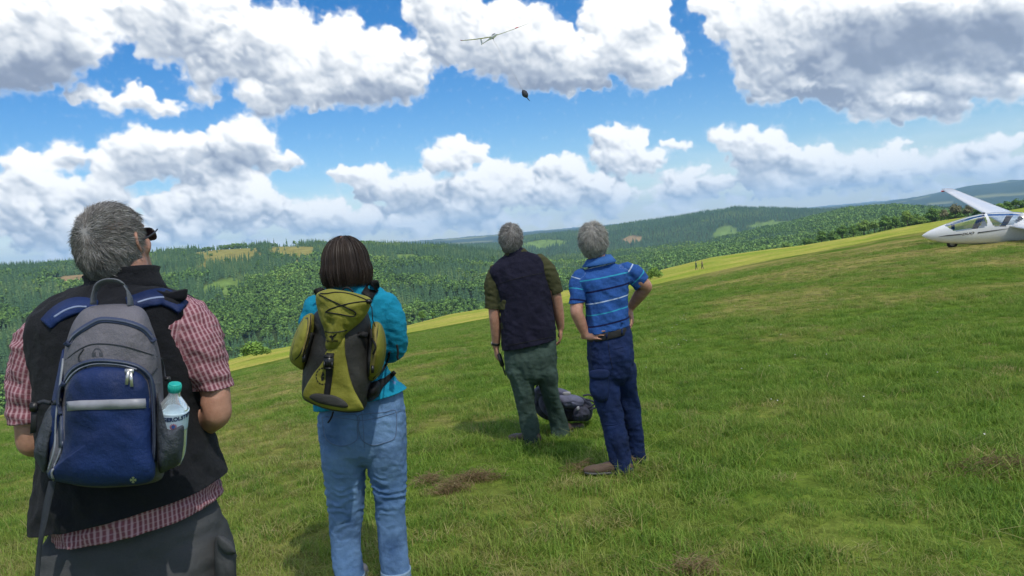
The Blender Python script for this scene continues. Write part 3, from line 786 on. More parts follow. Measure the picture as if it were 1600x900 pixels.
# --- cloth materials
def fabric(name, col, rough=.85, weave=900., wstr=.25, crump=22., cstr=.35, var=.12, col2=None, wear=None, sheen=.0):
    m, n, l, b = new_mat(name); tc = N(n, 'ShaderNodeTexCoord').outputs['Object']
    big = noise_n(n, l, tc, crump, 5, .6); fine = noise_n(n, l, tc, weave, 2, .5); mid = noise_n(n, l, tc, 6, 3, .5)
    lo = tuple(c * (1 - var) for c in col); hi = tuple(min(1, c * (1 + var)) for c in (col2 or col))
    r = ramp(n, [(.3, lo), (.7, hi)], mid, l); f = ramp(n, [(.3, (.82,) * 3), (.7, (1.18,) * 3)], fine, l)
    c = mixc(n, l, 1.0, r.outputs[0], f.outputs[0], 'MULTIPLY'); l.new(c, b.inputs['Base Color'])
    b.inputs['Roughness'].default_value = rough; b.inputs['Specular IOR Level'].default_value = .25
    if sheen: b.inputs['Sheen Weight'].default_value = sheen
    h = math_n(n, l, 'ADD', math_n(n, l, 'MULTIPLY', big, 1.0), math_n(n, l, 'MULTIPLY', fine, .12))
    bump_n(n, l, h, b, cstr, .02)
    return m, n, l, b, c
def stripe_mask(n, l, coord, period, width, offset=0.0, soft=.04):
    """1 on stripes of the given width (metres)"""
    x = math_n(n, l, 'FRACT', math_n(n, l, 'DIVIDE', math_n(n, l, 'ADD', coord, 50 * period + offset), period))
    d = math_n(n, l, 'ABSOLUTE', math_n(n, l, 'SUBTRACT', x, .5))
    mr = N(n, 'ShaderNodeMapRange'); l.new(d, mr.inputs[0]); mr.inputs[1].default_value = width / period / 2 + soft; mr.inputs[2].default_value = width / period / 2 - soft; return mr.outputs[0]
def cloth_uv(n, l):
    a = N(n, 'ShaderNodeAttribute', attribute_name='cloth'); s = N(n, 'ShaderNodeSeparateXYZ'); l.new(a.outputs['Vector'], s.inputs[0]); return s.outputs
def skin_mat(name, c1, c2):
    m, n, l, b = new_mat(name); tc = N(n, 'ShaderNodeTexCoord').outputs['Object']
    f = noise_n(n, l, tc, 35, 4, .6); r = ramp(n, [(.3, c1), (.7, c2)], f, l); l.new(r.outputs[0], b.inputs['Base Color'])
    b.inputs['Roughness'].default_value = .55; b.inputs['Subsurface Weight'].default_value = .15; b.inputs['Subsurface Radius'].default_value = (.012, .005, .003); b.inputs['Subsurface Scale'].default_value = 1
    bump_n(n, l, noise_n(n, l, tc, 220, 3, .6), b, .25, .004); return m
SKIN = skin_mat('skin', (.36, .175, .115), (.50, .27, .19))
def plain(name, col, rough=.5, metal=0.0, spec=.5):
    m, n, l, b = new_mat(name); tc = N(n, 'ShaderNodeTexCoord').outputs['Object']
    f = noise_n(n, l, tc, 60, 3, .6); r = ramp(n, [(.3, tuple(c * .88 for c in col)), (.7, tuple(min(1, c * 1.1) for c in col))], f, l)
    l.new(r.outputs[0], b.inputs['Base Color']); b.inputs['Roughness'].default_value = rough; b.inputs['Metallic'].default_value = metal; b.inputs['Specular IOR Level'].default_value = spec
    return m
def hair_mat(name, cols):
    m, n, l, b = new_mat(name); at = N(n, 'ShaderNodeAttribute', attribute_name='tone')
    r = ramp(n, cols, at.outputs['Fac'], l); l.new(r.outputs[0], b.inputs['Base Color']); b.inputs['Roughness'].default_value = .45; b.inputs['Specular IOR Level'].default_value = .3
    return m
GREY_HAIR = hair_mat('grey_hair', [(0, (.045, .04, .036)), (.35, (.15, .14, .13)), (.7, (.34, .33, .32)), (1, (.60, .60, .58))])
PALE_HAIR = hair_mat('pale_grey_hair', [(0, (.10, .095, .085)), (.35, (.27, .26, .24)), (.7, (.46, .45, .42)), (1, (.68, .67, .64))])
BROWN_HAIR = hair_mat('brown_hair', [(0, (.016, .012, .010)), (.5, (.042, .030, .024)), (.85, (.10, .075, .062)), (1, (.24, .21, .19))])

# --- heads and hands
def frame(yaw, tilt, roll=0.0):
    """yaw: turned to the right; tilt: face raised; returns right, forward, up"""
    f = np.array([math.sin(yaw) * math.cos(tilt), math.cos(yaw) * math.cos(tilt), math.sin(tilt)])
    r = unit(np.cross(f, [0, 0, 1])); u = np.cross(r, f)
    r, u = r * math.cos(roll) + u * math.sin(roll), u * math.cos(roll) - r * math.sin(roll)
    return r, f, u
HS = [(-.115, .022, .018, .070), (-.100, .040, .040, .052), (-.075, .054, .062, .028), (-.040, .065, .082, .008), (0, .0735, .094, 0), (.035, .076, .0975, -.003), (.065, .072, .092, -.006), (.088, .058, .074, -.006), (.104, .036, .046, -.006), (.112, .014, .018, -.006)]
def head_parts(c, fr, s=1.0):
    R, Fv, U = fr; c = np.asarray(c)
    sl = [(c + U * z * s + Fv * y * s, R * hw * s, Fv * hd * s) for (z, hw, hd, y) in HS]
    out = [loft(sl, 30, 4, 2.1)]
    L = lambda x, y, z: c + R * x * s + Fv * y * s + U * z * s
    out.append(loft(limb([(L(0, .086, .022), .009 * s), (L(0, .102, -.008), .011 * s), (L(0, .112, -.030), .0145 * s, .011 * s), (L(0, .092, -.038), .012 * s)]), 12, 3))
    for sx in (-1, 1):
        out.append(loft(limb([(L(sx * .008, .098, -.033), .009 * s), (L(sx * .015, .092, -.033), .007 * s)]), 10, 2))
        out.append(loft(limb([(L(sx * .012, .088, .030), .008 * s), (L(sx * .032, .087, .034), .009 * s), (L(sx * .055, .072, .028), .007 * s)]), 10, 3))     # brow
        # ear: helix, concha, lobe
        hel = [(L(sx * .074, .004, -.030), .005 * s), (L(sx * .082, -.012, -.020), .0055 * s), (L(sx * .090, -.022, .004), .0055 * s), (L(sx * .088, -.014, .026), .0055 * s), (L(sx * .080, .004, .030), .005 * s), (L(sx * .075, .012, .016), .0045 * s)]
        out.append(loft(limb(hel), 10, 4)); out.append(loft(limb([(L(sx * .076, .004, -.034), .0065 * s), (L(sx * .077, .0, -.022), .007 * s), (L(sx * .079, -.006, .004), .009 * s, .004 * s), (L(sx * .079, -.004, .020), .008 * s, .004 * s)]), 10, 3))
        out.append(loft(limb([(L(sx * .020, .082, -.020), .02 * s), (L(sx * .040, .066, -.022), .022 * s), (L(sx * .050, .045, -.03), .022 * s)]), 12, 3))      # cheek
    out.append(loft(limb([(L(-.024, .086, -.060), .005 * s), (L(0, .0955, -.057), .0065 * s), (L(.024, .086, -.060), .005 * s)]), 10, 3))
    out.append(loft(limb([(L(-.020, .085, -.069), .005 * s), (L(0, .094, -.069), .0075 * s), (L(.020, .085, -.069), .005 * s)]), 10, 3))
    out.append(loft(limb([(L(-.014, .078, -.094), .014 * s), (L(.014, .078, -.094), .014 * s)]), 12, 3))
    return out
EYEM = plain('eye_white', (.75, .73, .70), .2); PUPM = plain('iris', (.06, .05, .045), .2)
def eyes(c, fr, root, s=1.0):
    R, Fv, U = fr
    for sx in (-1, 1):
        e = np.asarray(c) + (R * sx * .032 + Fv * .079 + U * .012) * s
        V, Fc, _ = loft([(e - Fv * .010 * s, R * .004 * s, U * .004 * s), (e - Fv * .006 * s, R * .010 * s, U * .010 * s), (e, R * .012 * s, U * .012 * s), (e + Fv * .006 * s, R * .010 * s, U * .010 * s), (e + Fv * .0105 * s, R * .005 * s, U * .005 * s), (e + Fv * .0118 * s, R * .002 * s, U * .002 * s)], 14, 2, 2, False)
        cen = np.array([np.mean([V[i] for i in f], 0) for f in Fc]); mi = ((cen - e) @ Fv > .0088 * s).astype(int)
        part('eye', V, Fc, [EYEM, PUPM], root, True, mi)
def hand_parts(w, d, nrm, side, s=1.0, curl=.5, spread=.10, thumb=.6):
    """w wrist, d along the hand, nrm out of the back of the hand, side=+1 thumb towards cross(d,nrm)"""
    w = np.asarray(w, float); d = unit(d); nrm = unit(np.asarray(nrm) - d * (np.asarray(nrm) @ d)); T = np.cross(d, nrm) * side
    out = [loft([(w - d * .02 * s, T * .026 * s, nrm * .020 * s), (w + d * .01 * s, T * .028 * s, nrm * .019 * s), (w + d * .045 * s, T * .039 * s, nrm * .016 * s), (w + d * .080 * s, T * .041 * s, nrm * .013 * s), (w + d * .092 * s, T * .038 * s, nrm * .010 * s)], 18, 4, 2.4)]
    for k, (o_, ln) in enumerate(((.031, .072), (.0105, .080), (-.0105, .074), (-.031, .058))):
        b = w + d * (.086 - .004 * abs(k - 1)) * s + T * o_ * s; dd = unit(d + T * (1.5 - k) * spread); js = [(b - dd * .01 * s, .0092 * s)]; p = b.copy(); a = 0
        for q, (fr_, da) in enumerate(((.45, .45), (.30, .75), (.25, .45))):
            a += curl * da * (1 + .12 * (k - 1)); v = dd * math.cos(a) - nrm * math.sin(a); p = p + v * ln * fr_ * s; js.append((p.copy(), (.0088 - .0009 * (q + 1)) * s))
        out.append(loft(limb(js, 1, nrm), 10, 3))
    b = w + d * .020 * s + T * .022 * s - nrm * .004 * s; t1 = unit(d * (.9 - .3 * thumb) + T * .75 - nrm * .35 * thumb); t2 = unit(d * 1.0 + T * .15 - nrm * .5 * thumb)
    out.append(loft(limb([(b, .015 * s), (b + t1 * .035 * s, .0125 * s), (b + t1 * .035 * s + unit(t1 + t2) * .026 * s, .0100 * s), (b + t1 * .035 * s + unit(t1 + t2) * .026 * s + t2 * .024 * s, .0082 * s)], 1, nrm), 10, 3))
    return out
def ribbons(P0, width, tone, name, mat, par, root):
    """P0 [n strands, k points, 3] -> thin ribbons"""
    n, k, _ = P0.shape; g = np.random.default_rng(9)
    side = g.normal(size=(n, 3)); T = P0[:, -1] - P0[:, 0]; side = np.cross(T, side); side /= np.linalg.norm(side, axis=1, keepdims=True) + 1e-9
    wk = np.linspace(1, .25, k)[None, :, None] * width * .5
    V = np.stack([P0 - side[:, None] * wk, P0 + side[:, None] * wk], 2).reshape(-1, 3)
    base = (np.arange(n) * k * 2)[:, None] + (np.arange(k - 1) * 2)[None]
    Fq = np.stack([base, base + 1, base + 3, base + 2], -1).reshape(-1, 4)
    o = part(name, V, Fq, mat, root, True); attr_f(o.data, 'tone', np.repeat(tone, k * 2))
    o['kind'] = 'stuff'; o.parent = par
    return o
def short_hair(c, fr, root, mat, radii=(.083, .106, .113), crown=(-.1, -.55, .83), count=9000, length=.032, lift=.35, width=.0011, zlow=-.075, seed=1, bald=None, tonebias=0.0):
    R, Fv, U = fr; c = np.asarray(c); g = np.random.default_rng(seed); B = np.stack([R, Fv, U]); rd = np.array(radii)
    def mask(d):     # d local directions; hair grows on top, back and temples
        h = np.hypot(d[:, 0], d[:, 1]); fwd = d[:, 1] / (h + 1e-6)
        lo = np.where(fwd > .30, .42 + .25 * (fwd - .3), np.where(fwd > -.15, .05, zlow / rd[2] + .0))
        lo = np.where((fwd > -.15) & (fwd <= .3), -.15 + .9 * (fwd + .15), lo)
        return d[:, 2] > lo + .05 * g.normal(size=len(d))
    n0 = 44; ph, th = np.meshgrid(np.linspace(0, 2 * np.pi, n0, endpoint=False), np.linspace(-np.pi / 2, np.pi / 2, 30)); d = np.stack([np.cos(ph) * np.cos(th), np.sin(ph) * np.cos(th), np.sin(th)], -1).reshape(-1, 3)
    mk = mask(d); r = np.where(mk, 1.0, .80)[:, None]; V = c + (d * rd * r) @ B
    i = np.arange(29)[:, None] * n0 + np.arange(n0)[None]; j = np.arange(29)[:, None] * n0 + (np.arange(n0)[None] + 1) % n0; Fq = np.stack([i, j, j + n0, i + n0], -1).reshape(-1, 4)
    cap = part('hair', V, Fq, mat, root); tn = np.full(len(V), .28 + tonebias)
    cr = unit(crown)
    if bald is not None: tn = np.where((d @ cr) > .965, .55, tn)
    attr_f(cap.data, 'tone', tn)
    D = g.normal(size=(count * 2, 3)); D /= np.linalg.norm(D, axis=1, keepdims=True); D = D[mask(D)]
    dc = D @ cr
    if bald is not None: D = D[(dc < bald[0]) | (g.random(len(D)) < bald[1])]
    D = D[:count]
    p = D * rd; t = -(cr[None] - D * (D @ cr)[:, None]); t /= np.linalg.norm(t, axis=1, keepdims=True) + 1e-6
    clump = np.stack([noise3(D * 5, seed), noise3(D * 5 + 9, seed + 3), noise3(D * 5 + 19, seed + 6)], 1)
    t = t + .50 * clump + .20 * g.normal(size=t.shape); t /= np.linalg.norm(t, axis=1, keepdims=True)
    nl = D / rd; nl /= np.linalg.norm(nl, axis=1, keepdims=True)
    L_ = length * g.uniform(.6, 1.15, len(D)) * np.where(D[:, 2] < -.1, .6, 1.0); pts = [p - nl * .004]; q = p.copy()
    for k in range(4):
        v = t * 1.0 + nl * lift * (1 - k * .25); v /= np.linalg.norm(v, axis=1, keepdims=True); q = q + v * (L_ / 4)[:, None]
        qn = np.linalg.norm(q / rd, axis=1, keepdims=True); q = np.where(qn < 1.012, q / qn * 1.012, q); t = t - nl * .12; pts.append(q.copy())
    P0 = c + np.stack(pts, 1) @ B
    tone = np.clip(.5 + tonebias + .15 * g.normal(size=len(D)) + .22 * noise3(D * 4, seed + 8), 0, 1)
    ribbons(P0, width, tone, 'hair_strands', mat, cap, root); return cap
# --- pillows, ribbons and cords laid out by bearings
def pillow(outline, d, thick, n=3.0, rings=10, per=10, centre=None, warp=None, seed=0, back=None):
    """closed bulging shape: front at distance d, its rim at d + thick, flat back beyond"""
    o = np.array(outline, float); m = len(o); B = np.vstack([o[-1], o, o[0], o[1]]); pts = []
    for i in range(1, m + 1):
        for k in range(per):
            t = k / per; pts.append(.5 * (2 * B[i] + (-B[i - 1] + B[i + 1]) * t + (2 * B[i - 1] - 5 * B[i] + 4 * B[i + 1] - B[i + 2]) * t * t + (-B[i - 1] + 3 * B[i] - 3 * B[i + 1] + B[i + 2]) * t ** 3))
    pts = np.array(pts); c = np.array(centre if centre is not None else pts.mean(0)); N_ = len(pts)
    ss = np.sin(np.linspace(0.0, 1, rings + 1)[1:] * np.pi / 2); V = []; Fq = []
    for s in ss:
        for q in pts:
            p = c + (q - c) * s; V.append(P(p[0], p[1], d + thick * (1 - max(0, 1 - s ** n) ** (1 / n))))
    bk = (thick * .35 if back is None else back)
    for q in pts: V.append(P(q[0], q[1], d + thick + bk))
    V.append(P(c[0], c[1], d)); V.append(P(c[0], c[1], d + thick + bk)); V = np.array(V)
    if warp:
        sc, amp = warp; w = np.concatenate([np.repeat(1 - .4 * ss ** 8, N_), np.full(N_, .2), [1, 0]])
        V = V + np.array([[0, -1, 0]]) * (amp * w * (noise3(V / sc, seed) + .5 * noise3(V / sc * 2.3, seed + 4)))[:, None]
    for r in range(rings):
        for k in range(N_): Fq.append([r * N_ + k, (r + 1) * N_ + k, (r + 1) * N_ + (k + 1) % N_, r * N_ + (k + 1) % N_])
    a = len(V) - 2
    for k in range(N_): Fq.append([a, k, (k + 1) % N_]); Fq.append([a + 1, rings * N_ + (k + 1) % N_, rings * N_ + k])
    return V, Fq
def bvh(*objs):
    out = []
    for o in objs:
        off = o.location + (o.parent.location if o.parent else Vector()) + (o.parent.parent.location if o.parent and o.parent.parent else Vector())
        out.append(BVHTree.FromPolygons([v.co + off for v in o.data.vertices], [list(p.vertices) for p in o.data.polygons]))
    return out
def on(trees, px, py, off=.0, dflt=1.6):
    """nearest surface point seen at a bearing"""
    v = Vector(ray(px, py)).normalized(); best = None
    for t in trees:
        h = t.ray_cast(Vector(CAM), v)
        if h[0] is not None and (best is None or h[3] < best[1]): best = (h[0], h[3])
    if best is None: return P(px, py, dflt)
    return np.array(best[0]) - np.array(v) * off
def resample(pts, n):
    pts = np.asarray(pts, float); B = np.vstack([2 * pts[0] - pts[1], pts, 2 * pts[-1] - pts[-2]]); o = []
    for i in range(1, len(B) - 2):
        for k in range(n):
            t = k / n; o.append(.5 * (2 * B[i] + (-B[i - 1] + B[i + 1]) * t + (2 * B[i - 1] - 5 * B[i] + 4 * B[i + 1] - B[i + 2]) * t * t + (-B[i - 1] + 3 * B[i] - 3 * B[i + 1] + B[i + 2]) * t ** 3))
    o.append(B[-2]); return np.array(o)
def cord(pts, r, n=8):
    r = [r] * len(pts) if isinstance(r, (int, float)) else r
    V, Fc, _ = loft(limb([(p, q) for p, q in zip(pts, r)], 1, (.2, 1, .1)), n, 1, 2.0, True); return V, Fc
def band(L, R, th=.003):
    """strip between two rows of 3-D points, with thickness away from the camera"""
    L = np.asarray(L); R = np.asarray(R); n = len(L); t = np.gradient(L, axis=0) if n > 1 else L; w = R - L; nn = np.cross(t, w); nn /= np.linalg.norm(nn, axis=1, keepdims=True) + 1e-9
    mid = (L + R) / 2 - CAM; s = np.sign((nn * mid).sum(1))[:, None]; s[s == 0] = 1; nn = nn * s * th
    V = np.stack([L, R, R + nn, L + nn], 1).reshape(-1, 3); Fq = []
    for i in range(n - 1):
        a = i * 4; b_ = a + 4
        for k in range(4): Fq.append([a + k, b_ + k, b_ + (k + 1) % 4, a + (k + 1) % 4])
    Fq.append([0, 1, 2, 3]); Fq.append([(n - 1) * 4 + 3, (n - 1) * 4 + 2, (n - 1) * 4 + 1, (n - 1) * 4]); return V, Fq
def band_on(trees, pts, wpx, off=.004, n=6, th=.004, dflt=1.6):
    """band following a surface; pts are bearings of its middle line, wpx its half width in the same measure"""
    q = resample(pts, n); t = np.gradient(q, axis=0); t /= np.linalg.norm(t, axis=1, keepdims=True) + 1e-9; nn = np.stack([-t[:, 1], t[:, 0]], 1)
    w = np.asarray(wpx if hasattr(wpx, '__len__') else [wpx] * len(q)); w = np.interp(np.linspace(0, 1, len(q)), np.linspace(0, 1, len(w)), w)[:, None]
    a, b_ = q - nn * w, q + nn * w
    return band([on(trees, *p, off, dflt) for p in a], [on(trees, *p, off, dflt) for p in b_], th)
def box(c, X, Y, Z):
    c, X, Y, Z = (np.asarray(v, float) for v in (c, X, Y, Z)); bm = bmesh.new(); vs = [bm.verts.new(c + X * a + Y * b_ + Z * d) for (a, b_, d) in ((-1,-1,-1),(1,-1,-1),(1,1,-1),(-1,1,-1),(-1,-1,1),(1,-1,1),(1,1,1),(-1,1,1))]
    for f in ((0,3,2,1),(4,5,6,7),(0,1,5,4),(1,2,6,5),(2,3,7,6),(3,0,4,7)): bm.faces.new([vs[i] for i in f])
    e = min(np.linalg.norm(X), np.linalg.norm(Y), np.linalg.norm(Z)) * .35; bmesh.ops.recalc_face_normals(bm, faces=bm.faces); bmesh.ops.bevel(bm, geom=list(bm.edges), offset=e, segments=2, affect='EDGES')
    bm.verts.index_update(); V = np.array([v.co[:] for v in bm.verts]); Fc = [[v.index for v in f.verts] for f in bm.faces]; bm.free(); return V, Fc
def merge(*vf):
    V = []; Fc = []; s = 0
    for v, f in vf: V.append(np.asarray(v)); Fc += [[i + s for i in q] for q in f]; s += len(v)
    return np.vstack(V), Fc
def flat(poly, c, X, Y, th=.0006):
    """flat printed emblem: polygon list in local units on a small plate"""
    bm = bmesh.new()
    for pl in poly:
        vs = [bm.verts.new(np.asarray(c) + np.asarray(X) * a + np.asarray(Y) * b_) for a, b_ in pl]; f = bm.faces.new(vs)
    bmesh.ops.triangulate(bm, faces=bm.faces[:]); bm.verts.index_update(); V = np.array([v.co[:] for v in bm.verts]); Fc = [[v.index for v in f.verts] for f in bm.faces]; bm.free(); return V, Fc
def onto(VF, trees, off=.0012):
    V, Fc = VF; out = []
    for p in V:
        v = Vector(p - CAM).normalized(); best = None
        for t in trees:
            h = t.ray_cast(Vector(CAM), v)
            if h[0] is not None and (best is None or h[3] < best[1]): best = (h[0], h[3])
        out.append(np.array(best[0]) - np.array(v) * off if best else p)
    return np.array(out), Fc
def shoe(root, heel, d, mat, s=1.0, name='shoe'):
    heel = np.asarray(heel, float); d = unit([d[0], d[1], 0]); X = np.cross(d, [0, 0, 1]); Z = np.array([0, 0, 1.0])
    sl = [(heel - d * .01 + Z * .045, X * .030 * s, Z * .040), (heel + d * .04 + Z * .050, X * .036 * s, Z * .048), (heel + d * .11 + Z * .042, X * .038 * s, Z * .040), (heel + d * .18 + Z * .030, X * .047 * s, Z * .029), (heel + d * .24 + Z * .026, X * .043 * s, Z * .024), (heel + d * .275 + Z * .022, X * .028 * s, Z * .018)]
    V, Fc, _ = loft(sl, 20, 4, 2.4); o = part(name, V, Fc, mat, root)
    so_ = [(c * np.array([1, 1, 0]) + Z * (heel[2] + .010), x * 1.08, Z * .012) for (c, x, z) in sl]; V, Fc, _ = loft(so_, 20, 4, 3.0); sub_part('sole', V, Fc, [SOLE], o, root)
    return o
SOLE = plain('rubber_sole', (.10, .10, .10), .8)

# ------------------------------------------------------------------ man in the front left: black vest over a checked shirt
def G(px, py, d):      # ground height under a bearing at a distance
    p = P(px, py, d); return gz(p[0], p[1])
def base_at(x, y):
    return (x, y, gz(x, y))
def W(x, y, z): return np.array([x, y, z], float)

def man_one():
    D = 1.9; root = empty('person', base_at(-.97, D)); gz0 = root.location[2]
    tag(root, 'grey haired man in black vest over red checked shirt, nearest the camera at far left', 'person')
    shirtm, n, l, b, c = fabric('red_checked_cotton', (.20, .065, .085), .85, 900, .2, 26, .45)
    uv = cloth_uv(n, l); wob = noise_n(n, l, None, 9, 2, .5)
    s1 = stripe_mask(n, l, uv[0], .0115, .0048, soft=.10); s2 = stripe_mask(n, l, uv[1], .0135, .0028, soft=.08); s3 = stripe_mask(n, l, uv[0], .046, .006, soft=.04)
    c = mixc(n, l, math_n(n, l, 'MULTIPLY', s1, .85), c, (.47, .30, .33)); c = mixc(n, l, math_n(n, l, 'MULTIPLY', s2, .38), c, (.50, .33, .36)); c = mixc(n, l, math_n(n, l, 'MULTIPLY', s3, .35), c, (.12, .03, .05)); l.new(c, b.inputs['Base Color'])
    vestm = fabric('black_vest_cloth', (.008, .009, .013), .8, 1100, .2, 14, .9, sheen=.03)[0]
    pantm = fabric('dark_grey_trouser_cloth', (.054, .057, .060), .8, 900, .25, 10, .5, .2)[0]
    fr = frame(rad(9), rad(19), rad(3)); hc = P(179, 385, D + .005)
    neck0 = P(197, 470, D + .02)
    ground = gz0
    # body
    bp = head_parts(hc, fr, .90)
    bp.append(loft(limb([(neck0 + W(0, 0, -.04), .075, .07), (neck0, .063, .06), (P(196, 440, D + .01), .060), (P(194, 415, D), .056)]), 24, 4))
    tors = [S(130, 478, 262, 478, D, .05), S(90, 500, 290, 500, D, .085), S(72, 540, 305, 540, D, .115), S(85, 620, 305, 615, D, .12), S(90, 720, 315, 700, D, .125), S(105, 820, 325, 790, D, .135), S(110, 890, 345, 880, D, .14)]
    bp.append(loft(tors, 30, 4))
    hipL = P(150, 900, D); hipR = P(292, 900, D); footL = W(hipL[0] - .02, D + .02, ground + .06); footR = W(hipR[0] + .03, D + .05, ground + .06)
    for h, f in ((hipL, footL), (hipR, footR)):
        bp.append(loft(limb([(h + W(0, 0, .05), .07), (h + W(0, 0, -.12), .065), ((h + f) / 2 + W(0, 0, .04), .045), (h * .25 + f * .75 + W(0, 0, .02), .043), (f + W(0, 0, .03), .038), (f + W(0, 0, -.02), .04)]), 20, 4))
    eR = P(339, 645, D - .01); wR = P(285, 688, D + .20); eL = P(50, 690, D + .0); wL = P(120, 700, D + .21)
    for sh_, e_, w_, mid in ((P(300, 520, D), eR, wR, P(333, 600, D)), (P(85, 525, D), eL, wL, P(50, 645, D))):
        bp.append(loft(limb([(sh_, .046), (mid, .037), (mid * .35 + e_ * .65, .038), (e_, .036), (e_ * .75 + w_ * .25, .038), (e_ * .4 + w_ * .6, .031), (w_, .026)]), 20, 5))
    bp += hand_parts(wR, W(-.9, .25, .05), W(.2, .2, .9), 1, 1, .9); bp += hand_parts(wL, W(.9, .25, .05), W(-.2, .2, .9), -1, 1, .9)
    body = garment('body', bp, SKIN, root, .0055, 3, uv=False)
    eyes(hc, fr, root, .90)
    # shirt
    sl = [S(155, 455, 232, 458, D, .06), S(112, 470, 285, 462, D, .085), S(65, 492, 308, 488, D, .11), S(62, 540, 310, 540, D, .13), S(75, 620, 310, 615, D, .135), S(84, 720, 318, 690, D, .15), S(102, 790, 330, 745, D, .168), S(104, 850, 340, 793, D, .177)]
    arms = [loft(limb([(P(92, 512, D), .060), (P(70, 540, D), .070), (P(54, 590, D), .060), (P(51, 640, D), .056), (P(53, 672, D), .054)]), 26, 5), loft(limb([(P(290, 500, D), .060), (P(303, 525, D), .068), (P(317, 562, D), .058), (P(331, 600, D), .048), (P(338, 622, D), .047)]), 26, 5)]
    f1 = sumf(creases(.07, .011, (1, 1, 1.5), 3), creases(.03, .004, (1, 1, 2), 8))
    shirt = garment('shirt', [loft(sl, 60, 5, 2.3)] + arms, shirtm, root, .0065, 4, f1, [(P(50, 656, D), W(-.02, 0, -1), .12), (P(333, 606, D), W(.0, 0, -1), .12), (P(215, 807, D), W(.13, 0, -1), .45)], .003)
    # vest
    vl = [S(150, 440, 240, 444, D, .072), S(112, 456, 280, 460, D, .092), S(76, 476, 300, 474, D, .118), S(56, 503, 303, 500, D, .138), S(60, 545, 306, 540, D, .150), S(74, 600, 310, 590, D, .158), S(80, 680, 312, 650, D, .166), S(76, 760, 329, 705, D, .178), S(66, 832, 353, 757, D, .190), S(64, 860, 358, 785, D, .192)]
    f2 = sumf(creases(.12, .012, (1.2, 1, .8), 13), creases(.05, .004, (1, 1, 1), 18))
    vest = garment('vest', [loft(vl, 40, 5, 2.5)], vestm, root, .0065, 5, f2, [(P(204, 780, D), W(.157, 0, -1), .5)], .004, uv=False)
    # stand-up collar with one turned-out lapel
    a = np.linspace(-2.5, 2.5, 30); cc = P(192, 440, D + .01); V = []
    for k, (z, r) in enumerate(((-.030, .098), (0, .086), (.022, .080), (.034, .084))):
        for t in a: V.append(cc + W(math.sin(t) * r * 1.12, -math.cos(t) * r * .95, z + .008 * math.sin(t) - .03 * (1 - math.cos(t)) * .3))
    i = np.arange(3)[:, None] * 30 + np.arange(29)[None]; Fq = np.stack([i, i + 1, i + 31, i + 30], -1).reshape(-1, 4)
    col = part('collar', V, Fq, vestm, root); s_ = col.modifiers.new('t', 'SOLIDIFY'); s_.thickness = .005
    lap = pillow([(236, 452), (262, 456), (290, 451), (293, 457), (288, 469), (262, 470), (238, 462)], D - .06, .02, 3, 6, 6); part('lapel', *lap, vestm, root)
    # hanging front edge of the open vest on the right, with its grey lining tape
    q = [(296, 620), (306, 650), (320, 690), (333, 730), (341, 760)]
    tape = band([P(x, y, D + .03) for x, y in resample(q, 5)], [P(x + 4.5, y - 1, D + .045) for x, y in resample(q, 5)], .003); part('zip_tape', *tape, fabric('grey_zip_tape', (.12, .13, .14))[0], root)
    # trousers
    hips = [S(116, 780, 318, 750, D, .128), S(110, 815, 328, 785, D, .138), S(100, 850, 342, 825, D, .148), S(92, 880, 357, 870, D, .166), S(92, 915, 362, 912, D, .168)]
    legs = []
    for h, f, sg in ((hipL, footL, -1), (hipR, footR, 1)):
        legs.append(loft(limb([(h + W(sg * .005, 0, .06), .112, .150), (h + W(sg * .005, 0, -.06), .112, .135), (h * .75 + f * .25, .098, .11), ((h + f) / 2, .088, .095), (h * .25 + f * .75, .085, .09), (f + W(0, -.01, .03), .085, .095), (f + W(0, -.01, -.01), .085, .1)]), 28, 4))
    f3 = sumf(creases(.16, .010, (1, 1, 1.6), 23), creases(.05, .003, (1, 1, 1.6), 29))
    garment('trousers', [loft(hips, 36, 5, 2.3)] + legs, pantm, root, .008, 5, f3, uv=False)
    pk = pillow([(338, 838), (356, 842), (368, 862), (366, 930), (340, 930), (334, 870)], D - .10, .05, 3, 6, 6, warp=(.05, .006)); part('cargo_pocket', *pk, pantm, root)
    pf = pillow([(342, 838), (360, 848), (369, 864), (352, 866), (340, 852)], D - .115, .02, 3, 5, 6); part('pocket_flap', *pf, pantm, root)
    for f in (footL, footR): shoe(root, f + W(0, -.05, -.06), (0.1, 1), plain('brown_leather', (.10, .07, .05), .6), 1.1)
    # hair, spectacles
    short_hair(hc, fr, root, GREY_HAIR, (.0765, .109, .1115), (.06, -.74, .62), 32000, .022, .06, .0009, -.085, 3, (.985, .55), -.01)
    R, Fv, U = fr; fm = plain('spectacle_frame', (.02, .02, .022), .3); gm = plain('dark_lens', (.03, .03, .04), .08)
    for k, sx in enumerate((-1, 1)):
        arm = [hc + R * sx * .077 + U * .004 - Fv * .005, hc + R * sx * .080 + U * .004 + Fv * .05, hc + R * sx * .068 + U * .004 + Fv * .092]
        if k == 0: sp = empty('spectacles', tuple(hc)); sp.parent = root; sp.location = Vector(hc) - root.location
        V, Fc = cord(resample(arm, 3), .0022); o = part('temple_arm', V, Fc, fm, root); o.parent = sp; o.location = -sp.location
        lc = hc + R * sx * .034 + Fv * .096 - U * .006; a = np.linspace(0, 2 * np.pi, 21)[:-1]; rim = [lc + R * .026 * math.copysign(abs(math.cos(t)) ** .7, math.cos(t)) + U * .017 * math.copysign(abs(math.sin(t)) ** .7, math.sin(t)) - Fv * .25 * abs(.030 * math.cos(t)) * (1 if sx * math.cos(t) > 0 else 0) for t in a]
        V, Fc = cord(np.array(rim + [rim[0]]), .0022, 6); o = part('rim', V, Fc, fm, root); o.parent = sp; o.location = -sp.location
